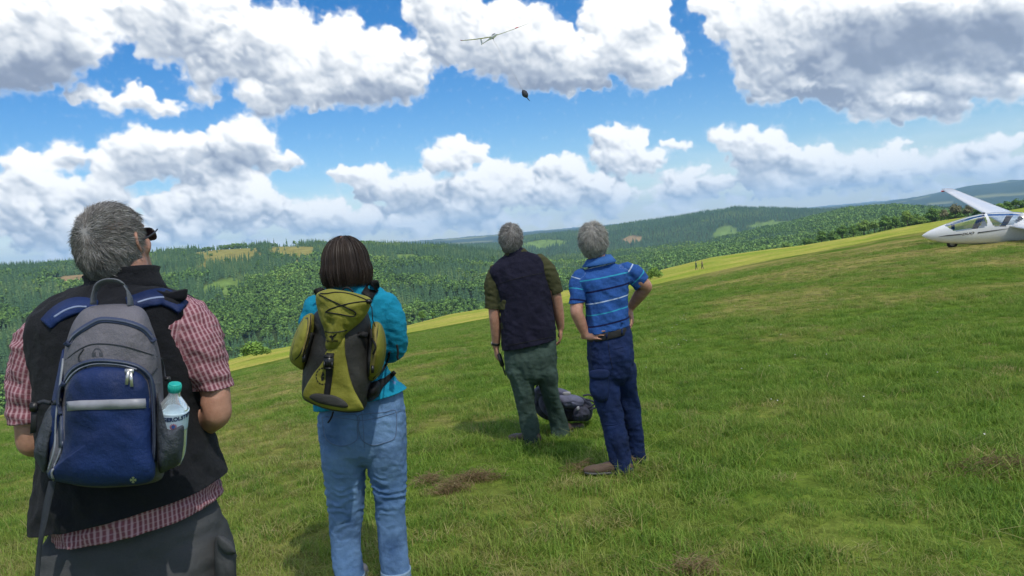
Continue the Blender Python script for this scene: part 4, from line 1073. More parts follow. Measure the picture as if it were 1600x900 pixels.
        V = rim + [lc]; o = part('lens', V, [[20, i, (i + 1) % 20] for i in range(20)], gm, root); o.parent = sp; o.location = -sp.location
    return root
MAN1 = man_one()

# ------------------------------------------------------------------ his blue and grey backpack
def pack_one():
    d = 1.56; root = empty('backpack', tuple(P(165, 765, 1.62))); tag(root, 'navy and grey backpack with reflective strip worn by the man in red checked shirt', 'backpack')
    grey = fabric('grey_pack_cloth', (.135, .130, .150), .7, 700, .3, 30, .45, .12)[0]; blue = fabric('navy_pack_cloth', (.008, .020, .075), .55, 700, .25, 22, .4, .25, (.012, .030, .12))[0]
    dk = fabric('dark_webbing', (.035, .040, .050), .7)[0]; mesh = fabric('dark_pack_mesh', (.060, .068, .082), .8, 350, .8, 30, .6)[0]
    zipm = plain('zip_teeth', (.055, .070, .11), .5); zt = fabric('zip_tape_blue', (.045, .060, .115), .7)[0]; refl = plain('reflective_strip', (.26, .265, .30), .45); silver = plain('silver_zip_pull', (.65, .63, .60), .3, .7)
    main = part('main_compartment', *pillow([(138,480),(172,475),(205,476),(226,485),(238,512),(248,545),(254,590),(257,650),(259,705),(258,735),(240,754),(160,762),(90,752),(74,738),(80,690),(92,640),(96,600),(98,560),(108,520),(120,495)], d, .13, 3.2, 12, 6, (170, 610), (.07, .006), 3, .03), grey, root)
    sideL = part('side_panel', *pillow([(99,545),(106,580),(103,640),(98,700),(90,748),(72,738),(66,700),(76,650),(88,590)], d + .05, .10, 2.6, 8, 5, None, (.05, .004), 5, .03), blue, root)
    T0 = bvh(main)
    pocket = part('front_pocket', *pillow([(102,636),(104,609),(114,588),(128,577),(151,571),(186,573),(213,580),(226,591),(232,606),(236,648),(238,702),(243,735),(228,755),(147,760),(88,752),(74,741),(90,722),(100,690),(102,660)], d - .035, .052, 3.0, 12, 6, (168, 670), (.055, .0055), 9), blue, root)
    T = bvh(main, pocket, sideL)
    def b_(name, pts, w, m, off=.003, th=.003, n=6, par=None, trees=T):
        o = part(name, *band_on(trees, pts, w, off, n, th), m, root)
        if par: o.parent = par
        return o
    b_('reflective_strip', [(104, 635), (130, 633), (180, 632), (234, 630)], 7.5, refl, .003)
    arch = [(95,700),(94,660),(94,620),(99,598),(110,580),(127,569),(151,564),(186,566),(213,572),(230,584),(238,600),(242,640),(243,690),(241,722)]
    b_('zip', arch, 3.6, zt, .005, .004, 6, None, T0)
    b_('zip_teeth', arch, 1.2, zipm, .009, .003, 6, None, T0)
    arch2 = [(103,541),(116,523),(143,505),(162,499),(197,503),(225,514),(241,532)]
    b_('zip', arch2, 4.2, zt, .004); b_('zip_teeth', arch2, 1.3, zipm, .007)
    b_('seam', [(102,562),(127,544),(151,537),(193,541),(246,557)], .8, dk, .002, .002)
    b_('piping', [(101,600),(112,585),(128,574),(151,568.5),(186,570),(214,577)], 1.0, plain('light_piping', (.22, .24, .30), .5), .006, .003)
    b_('piping', [(97,690),(90,715),(80,738),(84,752)], 1.1, refl, .006, .003); b_('piping', [(98,560),(88,640),(84,700),(74,738)], 1.1, plain('pale_piping', (.25, .27, .30), .5), .004, .003)
    b_('side_seam', [(246,575),(236,590),(240,610)], .7, dk, .003, .002); b_('side_seam', [(130,545),(122,560),(133,575)], .7, dk, .003, .002)
    # zip pulls
    for (x, y, r) in ((199, 590, .1), (205, 593, -.08)):
        c = on(T, x, y, .010); X = CR * .0032; Y = (CU * math.cos(r) + CR * math.sin(r)) * .015; o = part('zip_pull', *box(c, X, Y, _fw * .0012), silver, root)
    c = on(T, 202, 580, .011); part('zip_slider', *box(c, CR * .009, CU * .005, _fw * .002), silver, root)
    # headphone emblem and maker's cross, both printed flat
    c = P(152, 551, d); em = []
    for k in range(10):
        a0, a1 = math.pi * k / 10, math.pi * (k + 1) / 10; em.append([(math.cos(a0), math.sin(a0)), (math.cos(a1), math.sin(a1)), (math.cos(a1) * .8, math.sin(a1) * .8), (math.cos(a0) * .8, math.sin(a0) * .8)])
    for sx in (-1, 1): em.append([(sx * .95 + .32 * math.cos(t), -.35 + .5 * math.sin(t)) for t in np.linspace(0, 6.28, 11)[:-1]]); em.append([(sx * .52 + .16 * math.cos(t), -.35 + .48 * math.sin(t)) for t in np.linspace(0, 6.28, 9)[:-1]])
    part('headphone_emblem', *onto(flat(em, c, CR * .0095, CU * .0100), T, .0015), plain('emblem_ink', (.045, .048, .06), .7), root)
    c = P(208, 750, d); cr_ = []
    for k in range(4):
        a = k * math.pi / 2; ca, sa = math.cos(a), math.sin(a); cr_.append([(ca * x - sa * y, sa * x + ca * y) for x, y in ((.12, -.18), (.9, -.45), (1.0, 0), (.9, .45), (.12, .18))])
    part('maker_emblem', *onto(flat(cr_, c, CR * .0070, CU * .0070), T, .0015), silver, root)
    # carrying loop
    q = resample([(146,476),(147,460),(153,446),(167,439.5),(186,441),(199,452),(203,466),(204,478)], 5)
    th = np.linspace(0, 1, len(q)); L = []; Rr = []
    for (x, y), t in zip(q, th):
        k = 1 if t < .5 else -1; w = 6.5 - 3.5 * math.sin(t * math.pi); L.append(P(x - w * (1 - abs(2 * t - 1) * 0) * .5, y - (2.5 if .2 < t < .8 else 0), 1.63)); Rr.append(P(x + (w + 4) * .5, y + (4 if .2 < t < .8 else 0), 1.655))
    part('carrying_loop', *band(L, Rr, .003), fabric('grey_webbing', (.115, .125, .145), .6)[0], root)
    # shoulder straps lying on the vest
    vb = bvh(*[o for o in MAN1.children if o.name.split('.')[0] in ('vest', 'collar')])
    for pts in ([(150,478),(135,476),(118,476),(100,482),(84,492),(70,506)], [(198,474),(215,470),(235,464),(256,462),(272,468),(288,480)]):
        V, Fc = band_on(vb, pts, [10, 11.5, 12, 11, 10], .012, 6, .010, 1.8)
        o = part('shoulder_strap', V, Fc, blue, root)
        V, Fc = band_on(bvh(o), [(x, y + (3 if pts[0][0] < 180 else 2)) for x, y in pts[1:-1]], 1.2, .002, 6, .002, 1.76); o2 = part('piping', V, Fc, plain('strap_piping', (.20, .25, .38), .5), root); o2.parent = o
    # side buckle, loose strap, mesh pockets
    part('compression_strap', *band_on(T, [(54,634),(66,628),(80,630),(94,624)], 3.2, .01, 5, .003, 1.64), dk, root)
    part('buckle', *box(P(53, 636, 1.63), CR * .008, CU * .010, _fw * .005), plain('black_plastic', (.012, .012, .014), .4), root)
    part('strap_end', *band([P(x, y, 1.63) for x, y in ((48, 640), (48, 658), (47, 678))], [P(x, y, 1.63) for x, y in ((57, 640), (57, 658), (56, 676))], .002), plain('black_strap', (.012, .013, .016), .7), root)
    part('side_pocket', *pillow([(94,622),(74,640),(62,670),(53,706),(60,726),(68,738),(76,726),(82,690),(94,652)], d + .05, .08, 2.3, 8, 5, None, (.035, .008), 12), mesh, root)
    q = resample([(82, 752), (74, 785), (66, 830), (60, 870), (55, 930)], 6); ww = np.interp(np.linspace(0, 1, len(q)), [0, .3, 1], [6, 5.5, 2.5])
    part('loose_strap', *band([P(x - w, y, 1.66 + .01 * math.sin(y / 20)) for (x, y), w in zip(q, ww)], [P(x + w, y, 1.655) for (x, y), w in zip(q, ww)], .002), dk, root)
    part('bottle_pocket', *pillow([(246,612),(250,640),(254,662),(268,671),(286,664),(288,680),(286,705),(281,724),(264,734),(248,738),(244,700),(243,650)], d - .012, .10, 2.8, 10, 5, None, (.04, .004), 14, .02), mesh, root)
    part('elastic_cord', *cord(np.array([on(T, 252, 560, .004), P(256, 572, 1.63), P(258, 588, 1.62), P(266, 592, 1.62), P(262, 600, 1.62)]), .0016, 6), dk, root)
    part('cord_lock', *box(P(262, 592, 1.62), CR * .006, CU * .005, _fw * .005), plain('cord_lock_plastic', (.015, .015, .018), .4), root)
    return root
pack_one()

def text_mesh(s, size, bold=.0):
    cu = bpy.data.curves.new('t', 'FONT'); cu.body = s; cu.size = size; cu.align_x = 'CENTER'; cu.align_y = 'CENTER'; cu.offset = bold; cu.resolution_u = 3
    o = bpy.data.objects.new('t', cu); COL.objects.link(o); dg = bpy.context.evaluated_depsgraph_get(); me = bpy.data.meshes.new_from_object(o.evaluated_get(dg)); bpy.data.objects.remove(o)
    V = np.array([v.co[:] for v in me.vertices]); Fc = [list(p.vertices) for p in me.polygons]; bpy.data.meshes.remove(me); return V, Fc
def bottle():
    top = P(273.5, 599, 1.615); bot = P(265, 722, 1.645); ax = unit(bot - top); Lh = np.linalg.norm(bot - top); X = unit(np.cross(ax, _fw)); X = X if X[0] > 0 else -X; Y = unit(np.cross(ax, X)); Y = Y if Y[1] > 0 else -Y
    root = empty('water_bottle', tuple(bot)); tag(root, 'clear plastic water bottle with turquoise cap in the navy backpack side pocket', 'bottle')
    def lathe(prof, n=28): return loft([(top + ax * z, X * r, Y * r) for z, r in prof], n, 2, 2.0, False)[:2]
    m, nn, l, b = new_mat('clear_bottle'); b.inputs['Base Color'].default_value = (.82, .92, .95, 1); b.inputs['Transmission Weight'].default_value = .75; b.inputs['Roughness'].default_value = .12; b.inputs['IOR'].default_value = 1.33
    part('bottle_body', *lathe([(.018, .0125), (.026, .0125), (.032, .015), (.045, .024), (.056, .0305), (.066, .0325), (.10, .0318), (.13, .0325), (.165, .032), (Lh, .026)]), m, root)
    cap = [(.0, .0118), (.002, .0132), (.018, .0134), (.019, .011)]
    cm = plain('turquoise_cap', (.02, .42, .36), .4)
    c = part('cap', *lathe(cap, 36), cm, root)
    ridg = [box(top + ax * .010 + X * math.cos(a) * .0134 + Y * math.sin(a) * .0134, X * .0006, Y * .0006, ax * .007) for a in np.linspace(0, 6.28, 25)[:-1]]; o = part('cap_ridges', *merge(*ridg), cm, root); o.parent = c; o['kind'] = 'stuff'
    lab = part('label', *lathe([(.060, .0328), (.064, .0332), (.100, .0326), (.104, .0322)]), plain('pale_label', (.50, .64, .74), .5), root)
    def wrap(VF, z, ang, tilt=0.0, r=.0336):
        V, Fc = VF; x, y = V[:, 0], V[:, 1]; x, y = x * math.cos(tilt) - y * math.sin(tilt), x * math.sin(tilt) + y * math.cos(tilt); a = ang + x / r
        return top + ax[None] * (z - y)[:, None] + X[None] * (np.sin(a) * r)[:, None] - Y[None] * (np.cos(a) * r)[:, None], Fc
    o = part('label_text', *wrap(text_mesh('GEROLSTEINER', .0125, .0006), .070, 1.05, .10), plain('label_ink', (.012, .03, .10), .5), root); o.parent = lab
    st = []; 
    for k in range(12):
        a = k * math.pi / 6; st.append([(math.cos(a + q) * r_, math.sin(a + q) * r_) for q, r_ in ((0, .0085), (.26, .0045), (-.26, .0045))])
    V, Fc = flat(st, (0, 0, 0), (1, 0, 0), (0, 1, 0)); o = part('star_emblem', *wrap((V, Fc), .089, .50, 0, .0334), plain('star_red', (.45, .05, .06), .5), root); o.parent = lab
    V, Fc = flat([[(math.cos(a) * .0038, math.sin(a) * .0045) for a in np.linspace(0, 6.28, 15)[:-1]]], (0, 0, 0), (1, 0, 0), (0, 1, 0)); o = part('emblem_centre', *wrap((V, Fc), .089, .50, 0, .0337), plain('emblem_blue', (.05, .12, .35), .5), root); o.parent = lab
bottle()

# ------------------------------------------------------------------ woman in the turquoise jacket and her olive rucksack
def woman():
    D = 3.45; root = empty('person', base_at(-.66, D)); g0 = root.location[2]
    tag(root, 'woman with brown bobbed hair in turquoise jacket and blue jeans, wearing the olive rucksack', 'person')
    jm = fabric('turquoise_fleece', (.005, .225, .360), .85, 900, .2, 14, .8, .15)[0]
    dm, n, l, b, c = fabric('blue_denim', (.032, .095, .250), .85, 1400, .4, 12, .8, .2, (.095, .200, .40))
    tc = N(n, 'ShaderNodeTexCoord').outputs['Object']; w = ramp(n, [(.30, (0, 0, 0)), (.80, (1, 1, 1))], noise_n(n, l, tc, 3, 6, .6), l)
    c = mixc(n, l, math_n(n, l, 'MULTIPLY', w.outputs[0], .75), c, (.24, .37, .54)); l.new(c, b.inputs['Base Color'])
    fr = frame(rad(4), rad(14), rad(0)); hc = P(541, 407, D); gr = g0
    bp = head_parts(hc, fr, .95)
    bp.append(loft(limb([(P(547, 465, D + .01), .060, .052), (P(545, 448, D + .01), .05), (P(543, 425, D), .048)]), 22, 4))
    bp.append(loft([S(512, 462, 590, 460, D, .06), S(498, 478, 602, 472, D, .085), S(500, 530, 603, 525, D, .10), S(510, 580, 600, 575, D, .10), S(503, 640, 630, 630, D, .12), S(502, 680, 632, 675, D, .125)], 28, 4))
    hL, hR = P(536, 690, D), P(601, 688, D); fL = P(547, 920, D); fL[2] = gr + .07; fR = P(617, 915, D + .05); fR[2] = gr + .07
    for h, f in ((hL, fL), (hR, fR)):
        bp.append(loft(limb([(h, .06), ((h + f) / 2 + W(0, .01, .05), .036), (h * .25 + f * .75, .034), (f + W(0, 0, .02), .034), (f + W(0, 0, -.03), .036)]), 18, 4))
    eR = P(620, 543, D + .03); wR = P(590, 552, D + .27); eL = P(482, 545, D + .03); wL = P(510, 552, D + .27)
    for s_, e_, w_ in ((P(604, 478, D), eR, wR), (P(494, 482, D), eL, wL)):
        bp.append(loft(limb([(s_, .045), ((s_ + e_) / 2, .036), (e_, .034), ((e_ + w_) / 2, .030), (w_, .023)]), 18, 5))
    bp += hand_parts(wR, W(-1, .12, .1), W(0, 1, .1), 1, .9, .8); bp += hand_parts(wL, W(1, .12, .0), W(0, 1, .1), -1, .9, .8)
    garment('body', bp, SKIN, root, .006, 3, uv=False); eyes(hc, fr, root, .95)
    tl = [S(520, 444, 570, 441, D, .060), S(507, 452, 588, 448, D, .078), S(494, 470, 608, 463, D, .10), S(489, 505, 609, 500, D, .118), S(491, 545, 606, 535, D, .12), S(494, 580, 602, 570, D, .122), S(492, 612, 620, 596, D, .138), S(492, 645, 640, 613, D, .152), S(491, 665, 646, 632, D, .155)]
    armR = limb([(P(602, 476, D), .060), (P(613, 500, D), .060), (P(618, 525, D + .01), .055), (P(617, 545, D + .04), .052), (P(606, 552, D + .14), .047), (P(594, 553, D + .24), .042)])
    armL = limb([(P(496, 480, D), .060), (P(487, 505, D), .058), (P(483, 530, D + .01), .053), (P(484, 545, D + .04), .052), (P(495, 552, D + .14), .047), (P(506, 553, D + .24), .042)])
    f = sumf(creases(.08, .011, (1, 1, 1.2), 41), creases(.035, .004, (1, 1, 1.4), 44))
    garment('jacket', [loft(tl, 36, 5, 2.3), loft(armR, 26, 5), loft(armL, 26, 5)], jm, root, .0075, 4, f, [(P(566, 622, D), W(.137, 0, -1), .4)], .004, uv=False)
    cc = P(545, 441, D + .01); V = []; a = np.linspace(-math.pi, math.pi, 33)[:-1]
    for z, r in ((-.03, .082), (0, .066), (.028, .060)):
        for t in a: V.append(cc + W(math.sin(t) * r, -math.cos(t) * r * .92, z))
    i = np.arange(2)[:, None] * 32 + np.arange(32)[None]; j = np.arange(2)[:, None] * 32 + (np.arange(32)[None] + 1) % 32
    co = part('collar', V, np.stack([i, j, j + 32, i + 32], -1).reshape(-1, 4), jm, root); sd = co.modifiers.new('t', 'SOLIDIFY'); sd.thickness = .005
    # jeans
    def seg(x0, x1, y, dd=0.0, ry=None): return S(x0, y, x1, y - 1, D + dd, ry or (x1 - x0) / 2 / F * D * 1.02)
    hips = [S(503, 628, 628, 612, D, .12), S(499, 655, 633, 645, D, .140), S(499, 685, 635, 680, D, .142)]
    legL = [seg(501, 571, 692, 0, .125), seg(504, 571, 720, 0, .112), seg(509, 570, 755, .01), seg(514, 567, 800, .02), seg(517, 563, 840, .02), seg(520, 565, 880, .0), seg(524, 569, 900, -.01), seg(526, 570, 907, -.01)]
    legR = [seg(568, 635, 688, 0, .125), seg(573, 635, 715, 0, .112), seg(580, 634, 755, .01), seg(587, 633, 800, .02), seg(590, 635, 840, .02), seg(594, 639, 875, .0), seg(597, 641, 895, -.01), seg(598, 642, 902, -.01)]
    def kn(V, Nn):      # pulled wrinkles behind the knees
        z = V[:, 2]; k = np.exp(-((z - (gr + .47)) / .13) ** 2) + .5 * np.exp(-((z - (gr + .85)) / .06) ** 2)
        return k * .006 * np.sin(z * 150 + 5 * noise3(V / .06, 3)) * np.clip(.6 + noise3(V / .09, 5), 0, 1)
    f = sumf(creases(.12, .007, (1.3, 1, .6), 51), creases(.04, .0035, (1, 1, 1.0), 55), kn)
    jeans = garment('jeans', [loft(hips, 36, 5, 2.3), loft(legL, 28, 5), loft(legR, 28, 5)], dm, root, .0065, 4, f, uv=False)
    T = bvh(jeans); st = plain('denim_stitching', (.10, .16, .27), .7); pkm = fabric('denim_pocket', (.050, .115, .255), .85, 1400, .4, 16, .5, .2, (.07, .15, .31))[0]
    for pts in ([(551,648),(596,643),(602,644),(618,641),(620,660),(617,684),(600,692),(582,696),(566,688),(560,668)][2:] + [(562,655),(563,648)], [(503,652),(520,651),(556,648),(558,670),(557,688),(536,697),(516,692),(507,680)]):
        cx = np.mean([p[0] for p in pts]); cy = np.mean([p[1] for p in pts]); q = np.array(pts + [pts[0]], float)
        ed = resample(q, 3); V, Fc = band_on(T, [tuple(p) for p in q], .6, .003, 4, .003, 3.3); part('pocket_seam', V, Fc, st, root)
    part('back_seam', *band_on(T, [(565, 640), (567, 660), (569, 690), (570, 700)], .5, .002, 5, .002, 3.3), st, root)
    part('yoke_seam', *band_on(T, [(503, 650), (540, 654), (567, 657), (600, 650), (632, 640)], .5, .002, 6, .002, 3.3), st, root)
    cuffm = fabric('pale_denim_turn_up', (.22, .32, .44), .85, 1400, .4)[0]
    for (x0, x1, y) in ((523, 570, 899), (595, 642, 890)):
        V, Fc, _ = loft([S(x0, y, x1, y - 2, D - .01, .072), S(x0, y + 9, x1, y + 7, D - .01, .074), S(x0 + 1, y + 15, x1 + 1, y + 13, D - .01, .073)], 26, 4, 2.1, False); part('turn_up', V, Fc, cuffm, root)
    for f_ in (fL, fR): shoe(root, f_ + W(0, -.05, -.07), (0.05, 1), plain('grey_trainer', (.12, .12, .13), .7), .95)
    # bobbed hair: cap and hanging strands
    g = np.random.default_rng(4); C = P(541, 411, D); U = unit(W(-.02, .03, 1)); R_ = unit(np.cross(W(0, 1, 0), U)); Fv = np.cross(U, R_); zend = -.098
    def path(ph, th0, rs, k=7, inw=0.0, ln=0.0):
        pts = []
        for t in np.linspace(th0, math.pi / 2, k):
            r = rs; pts.append((math.cos(ph) * math.sin(t) * .105 * r, math.sin(ph) * math.sin(t) * .112 * r - .012, math.cos(t) * .122 * r))
        for q in np.linspace(.2, 1, 5):
            kf = 1 + .10 * math.sin(q * 2.3) - .16 * q * q - inw * q; pts.append((math.cos(ph) * .105 * rs * kf * 1.03, math.sin(ph) * .112 * rs * kf - .012, (zend + ln) * q))
        return np.array(pts) @ np.stack([R_, Fv, U]) + C
    back = np.concatenate([g.uniform(math.radians(155), math.radians(385), 5200)]); P0 = []
    for ph in back:
        P0.append(path(ph + g.normal() * .02, g.uniform(.03, .9), 1.0 + .035 * g.normal() * .6 + .02 * math.sin(ph * 17), 7, .03 * g.normal(), .008 * g.normal()))
    P0 = np.array(P0); rings = []
    for ph in np.linspace(math.radians(150), math.radians(390), 40): rings.append(path(ph, .02, .965))
    Rg = np.array(rings); m_, k_ = Rg.shape[:2]; V = Rg.reshape(-1, 3); i = np.arange(m_ - 1)[:, None] * k_ + np.arange(k_ - 1)[None]; Fq = np.stack([i, i + 1, i + k_ + 1, i + k_], -1).reshape(-1, 4)
    cap = part('hair', V, Fq, BROWN_HAIR, root); attr_f(cap.data, 'tone', np.full(len(V), .2)); sd = cap.modifiers.new('t', 'SOLIDIFY'); sd.thickness = .012
    tone = np.clip(.38 + .14 * g.normal(size=len(P0)) + .12 * np.sin(back * 9) * .5, 0, .86); tone = np.where(g.random(len(P0)) < .02, .9, tone)
    ribbons(P0, .0019, tone, 'hair_strands', BROWN_HAIR, cap, root)
    fr_ = []; 
    for k in range(26):
        ph = g.uniform(3.4, 6.0); p = path(ph, .05, 1.0)[[0, 1, 2, 3]]; p = p + np.outer(np.linspace(0, 1, 4), [g.normal() * .03, 0, abs(g.normal()) * .02]); fr_.append(p)
    ribbons(np.array(fr_), .0008, np.full(26, .7), 'loose_hairs', BROWN_HAIR, cap, root)
    return root
WOMAN = woman()

def pack_two():
    d = 3.03
    def q(*p): return [(440 + x * .2555, 430 + y * .2555) for x, y in p]
    root = empty('rucksack', tuple(P(520, 640, 3.1))); tag(root, 'olive and charcoal hiking rucksack with cord laced lid, worn by the woman', 'rucksack')
    ol = fabric('olive_pack_cloth', (.175, .170, .022), .65, 900, .25, 18, .45, .15, (.23, .225, .035))[0]; ch = fabric('charcoal_pack_cloth', (.028, .028, .026), .65, 900, .25, 16, .5, .2, (.042, .042, .039))[0]
    bl = fabric('black_webbing', (.010, .010, .011), .6)[0]; bp_ = plain('black_buckle_plastic', (.010, .010, .011), .35); zc = fabric('tan_zip_tape', (.23, .19, .055), .7)[0]
    main = part('main_compartment', *pillow(q((200,235),(188,330),(160,430),(135,540),(126,640),(128,735),(160,775),(260,815),(400,840),(492,830),(528,770),(548,690),(548,560),(548,400),(545,290),(500,200),(350,150)), d, .20, 2.8, 12, 5, q((340, 520))[0], (.09, .010), 2, .05), ch, root)
    T0 = bvh(main)
    panel = part('front_panel', *pillow(q((270,470),(262,510),(228,560),(188,612),(142,690),(131,738),(168,768),(260,808),(380,832),(490,826),(498,802),(470,750),(440,690),(415,610),(398,520),(388,440),(385,375),(330,400)), d - .012, .03, 5, 12, 5, q((320, 640))[0], (.07, .006), 6, .06), ol, root)
    T = bvh(main, panel)
    part('base_patch', *pillow(q((172,752),(178,732),(210,722),(258,724),(330,738),(385,768),(408,800),(380,812),(300,800),(220,780)), d - .022, .02, 4, 8, 4, None, (.06, .003), 8, .04), ch, root)
    lid = part('lid', *pillow(q((212,120),(240,98),(290,84),(350,90),(430,104),(520,128),(548,148),(550,170),(530,220),(495,275),(440,325),(395,365),(380,395),(368,430),(330,468),(278,472),(262,440),(268,390),(262,340),(240,285),(222,220),(210,165)), d - .045, .085, 2.4, 14, 6, q((360, 235))[0], (.045, .010), 11, .08), ol, root)
    TL = bvh(lid)
    for pts in (q((228,118),(262,135),(330,168),(400,200),(448,225),(452,240),(430,252),(350,238),(268,226)), q((268,226),(300,205),(390,178),(460,165),(535,158)), q((238,112),(275,112),(330,104),(400,110),(470,130),(535,158))):
        o = part('elastic_cord', *cord(np.array([on(TL, x, y, .003, 3.0) for x, y in resample(pts, 5)]), .0026, 6), bl, root)
    c = on(TL, *q((533, 160))[0], .008, 3.0); part('cord_lock', *box(c, CR * .012, CU * .009, _fw * .008), bp_, root)
    part('cord_end', *cord(np.array([c, c + W(.012, -.01, -.03), c + W(.010, -.01, -.075), c + W(.016, 0, -.105)]), .002, 6), bl, root)
    part('lid_seam', *band_on(TL, q((262,345),(300,350),(345,348),(400,338)), .7, .002, 6, .002, 3.0), ch, root)
    bird = [[(-1, .55), (-.35, .25), (-.1, -.15), (-.5, .0)], [(-.1, -.15), (-.35, .25), (-.05, .45), (.1, .2), (.25, .0)], [(.25, .0), (.1, .2), (.45, .55), (.9, .75), (.55, .2)], [(-.1, -.15), (.25, 0), (.3, -.35), (.0, -.55), (-.1, -.35)], [(-.8, .1), (-.35, .05), (-.3, -.1), (-.7, -.05)]]
    part('bird_emblem', *onto(flat(bird, P(*q((307, 380))[0], d), CR * .0255, CU * .0225), TL, .002), bl, root)
    lt = text_mesh('SALEWA', .0125, .0005); V = P(*q((310, 404))[0], d)[None] + lt[0][:, :1] * CR[None] + lt[0][:, 1:2] * CU[None]; part('maker_lettering', *onto((V, lt[1]), TL, .002), bl, root)
    ring = [[(math.cos(a), math.sin(a) * 1.2), (math.cos(a + .3), math.sin(a + .3) * 1.2), (math.cos(a + .3) * .86, math.sin(a + .3) * 1.05), (math.cos(a) * .86, math.sin(a) * 1.05)] for a in np.arange(.3, 5.9, .42)] + [[(-.3, -.2), (.0, .75), (.25, .1), (.1, .1)], [(-.2, -.6), (.1, -.6), (.15, -.1), (-.25, -.15)]]
    part('round_emblem', *onto(flat(ring, P(*q((252, 618))[0], d), CR * .030, CU * .030), T, .002), bl, root)
    part('lid_strap', *band_on(bvh(lid, panel, main), q((296,476),(292,560),(288,640),(278,720),(270,792)), [6, 5.5, 5, 5, 4.5], .006, 6, .004, 3.0), bl, root)
    c = on(T, *q((288, 530))[0], .014, 3.0); bu = part('buckle', *box(c, CR * .020, CU * .030, _fw * .008), bp_, root)
    for k in (-1, 1): o = part('buckle_prong', *box(c + CR * .016 * k - CU * .012 - _fw * .006, CR * .003, CU * .014, _fw * .005), bp_, root); o.parent = bu
    for z in (-.026, .022): o = part('buckle_bar', *box(c + CU * z - _fw * .007, CR * .019, CU * .003, _fw * .003), bp_, root); o.parent = bu
    # side pockets
    pl = part('side_pocket', *pillow(q((182,232),(140,250),(118,282),(80,360),(58,430),(48,490),(56,528),(90,560),(128,578),(146,540),(160,480),(185,420),(205,330),(204,260)), d + .02, .13, 2.2, 10, 5, None, (.06, .010), 21, .03), ol, root)
    TP = bvh(pl)
    part('pocket_band', *band_on(TP, q((150,255),(132,320),(112,400),(86,480),(72,520)), [3, 7, 8.5, 7, 2], .003, 6, .003, 3.1), ch, root)
    part('pocket_band', *band_on(TP, q((196,260),(190,340),(168,430),(146,520)), [2, 3.5, 4.5, 2], .003, 6, .003, 3.1), ch, root)
    part('zip', *band_on(TP, q((178,238),(176,300),(164,370),(146,440),(132,500)), 2.6, .007, 6, .003, 3.1), zc, root); part('zip_teeth', *band_on(TP, q((178,240),(176,300),(164,370),(146,440),(132,500)), .6, .011, 6, .002, 3.1), bl, root)
    part('zip_pull', *box(on(TP, *q((136, 508))[0], .012, 3.1), CR * .007, CU * .018, _fw * .003), bp_, root)
    pr = part('side_pocket', *pillow(q((562,288),(590,286),(612,305),(632,360),(640,440),(632,510),(612,580),(580,632),(536,655),(522,630),(522,560),(530,470),(545,380),(552,320)), d + .0, .15, 2.2, 10, 5, None, (.06, .008), 23, .03), ol, root)
    TR = bvh(pr)
    part('pocket_band', *band_on(TR, q((600,302),(606,380),(600,470),(588,540),(575,590)), [2, 6, 8, 7, 4], .003, 6, .003, 3.1), ch, root)
    part('pocket_band', *band_on(TR, q((548,330),(540,420),(530,520),(528,620)), [1.5, 3.5, 3.5, 2], .003, 6, .003, 3.1), ch, root)
    part('zip', *band_on(TR, q((578,290),(570,350),(568,430),(562,500),(556,560)), 2.4, .007, 6, .003, 3.1), zc, root)
    part('zip_pull', *box(on(TR, *q((556, 575))[0], .012, 3.1), CR * .006, CU * .016, _fw * .003), bp_, root)
    TT = bvh(main, pr, lid)
    part('hose', *cord(np.array([on(TT, x, y, .008, 3.0) for x, y in resample(q((470,368),(500,352),(535,368),(560,400),(575,440),(560,480)), 4)]), .0045, 8), bl, root)
    part('hose_port', *box(on(TT, *q((492, 365))[0], .008, 3.0), CR * .024, CU * .012, _fw * .006), bl, root)
    part('grab_loop', *cord(np.array([P(x, y, 3.14) for x, y in resample(q((370,95),(385,78),(410,78),(435,100)), 4)]), .004, 6), bl, root)
    JK = bvh(*[o for o in WOMAN.children if o.name.startswith('jacket')])
    part('shoulder_strap', *band_on(JK, q((520,130),(545,90),(572,66),(592,60)), [10, 10, 8, 5], .010, 6, .008, 3.35), bl, root)
    part('shoulder_strap', *band_on(JK, q((255,120),(228,110),(205,120)), [8, 8, 7], .010, 6, .008, 3.35), bl, root)
    part('hip_belt', *band_on(JK, q((560,720),(600,668),(640,640),(680,605),(692,592)), [10, 7, 4.5, 3.5, 3], .008, 6, .008, 3.3), bl, root)
    part('hip_pad', *pillow(q((500,700),(560,650),(600,655),(600,720),(560,765),(510,770)), d + .08, .14, 2.5, 8, 5), bl, root)
    part('load_strap', *band_on(bvh(pr, main, *[o for o in WOMAN.children if o.name.startswith('jacket')]), q((660,470),(645,530),(612,592),(560,640)), 1.6, .008, 6, .003, 3.2), bl, root)
    part('loose_cord', *cord(np.array([P(x, y, 3.12) for x, y in resample(q((315,838),(308,862),(296,885),(285,900)), 4)]), .004, 6), bl, root)
    part('arm_strap', *cord(np.array([P(x, y, 3.28) for x, y in resample(q((705,430),(712,470),(708,500),(712,512)), 4)]), .005, 6), bl, root)
    return root
pack_two()

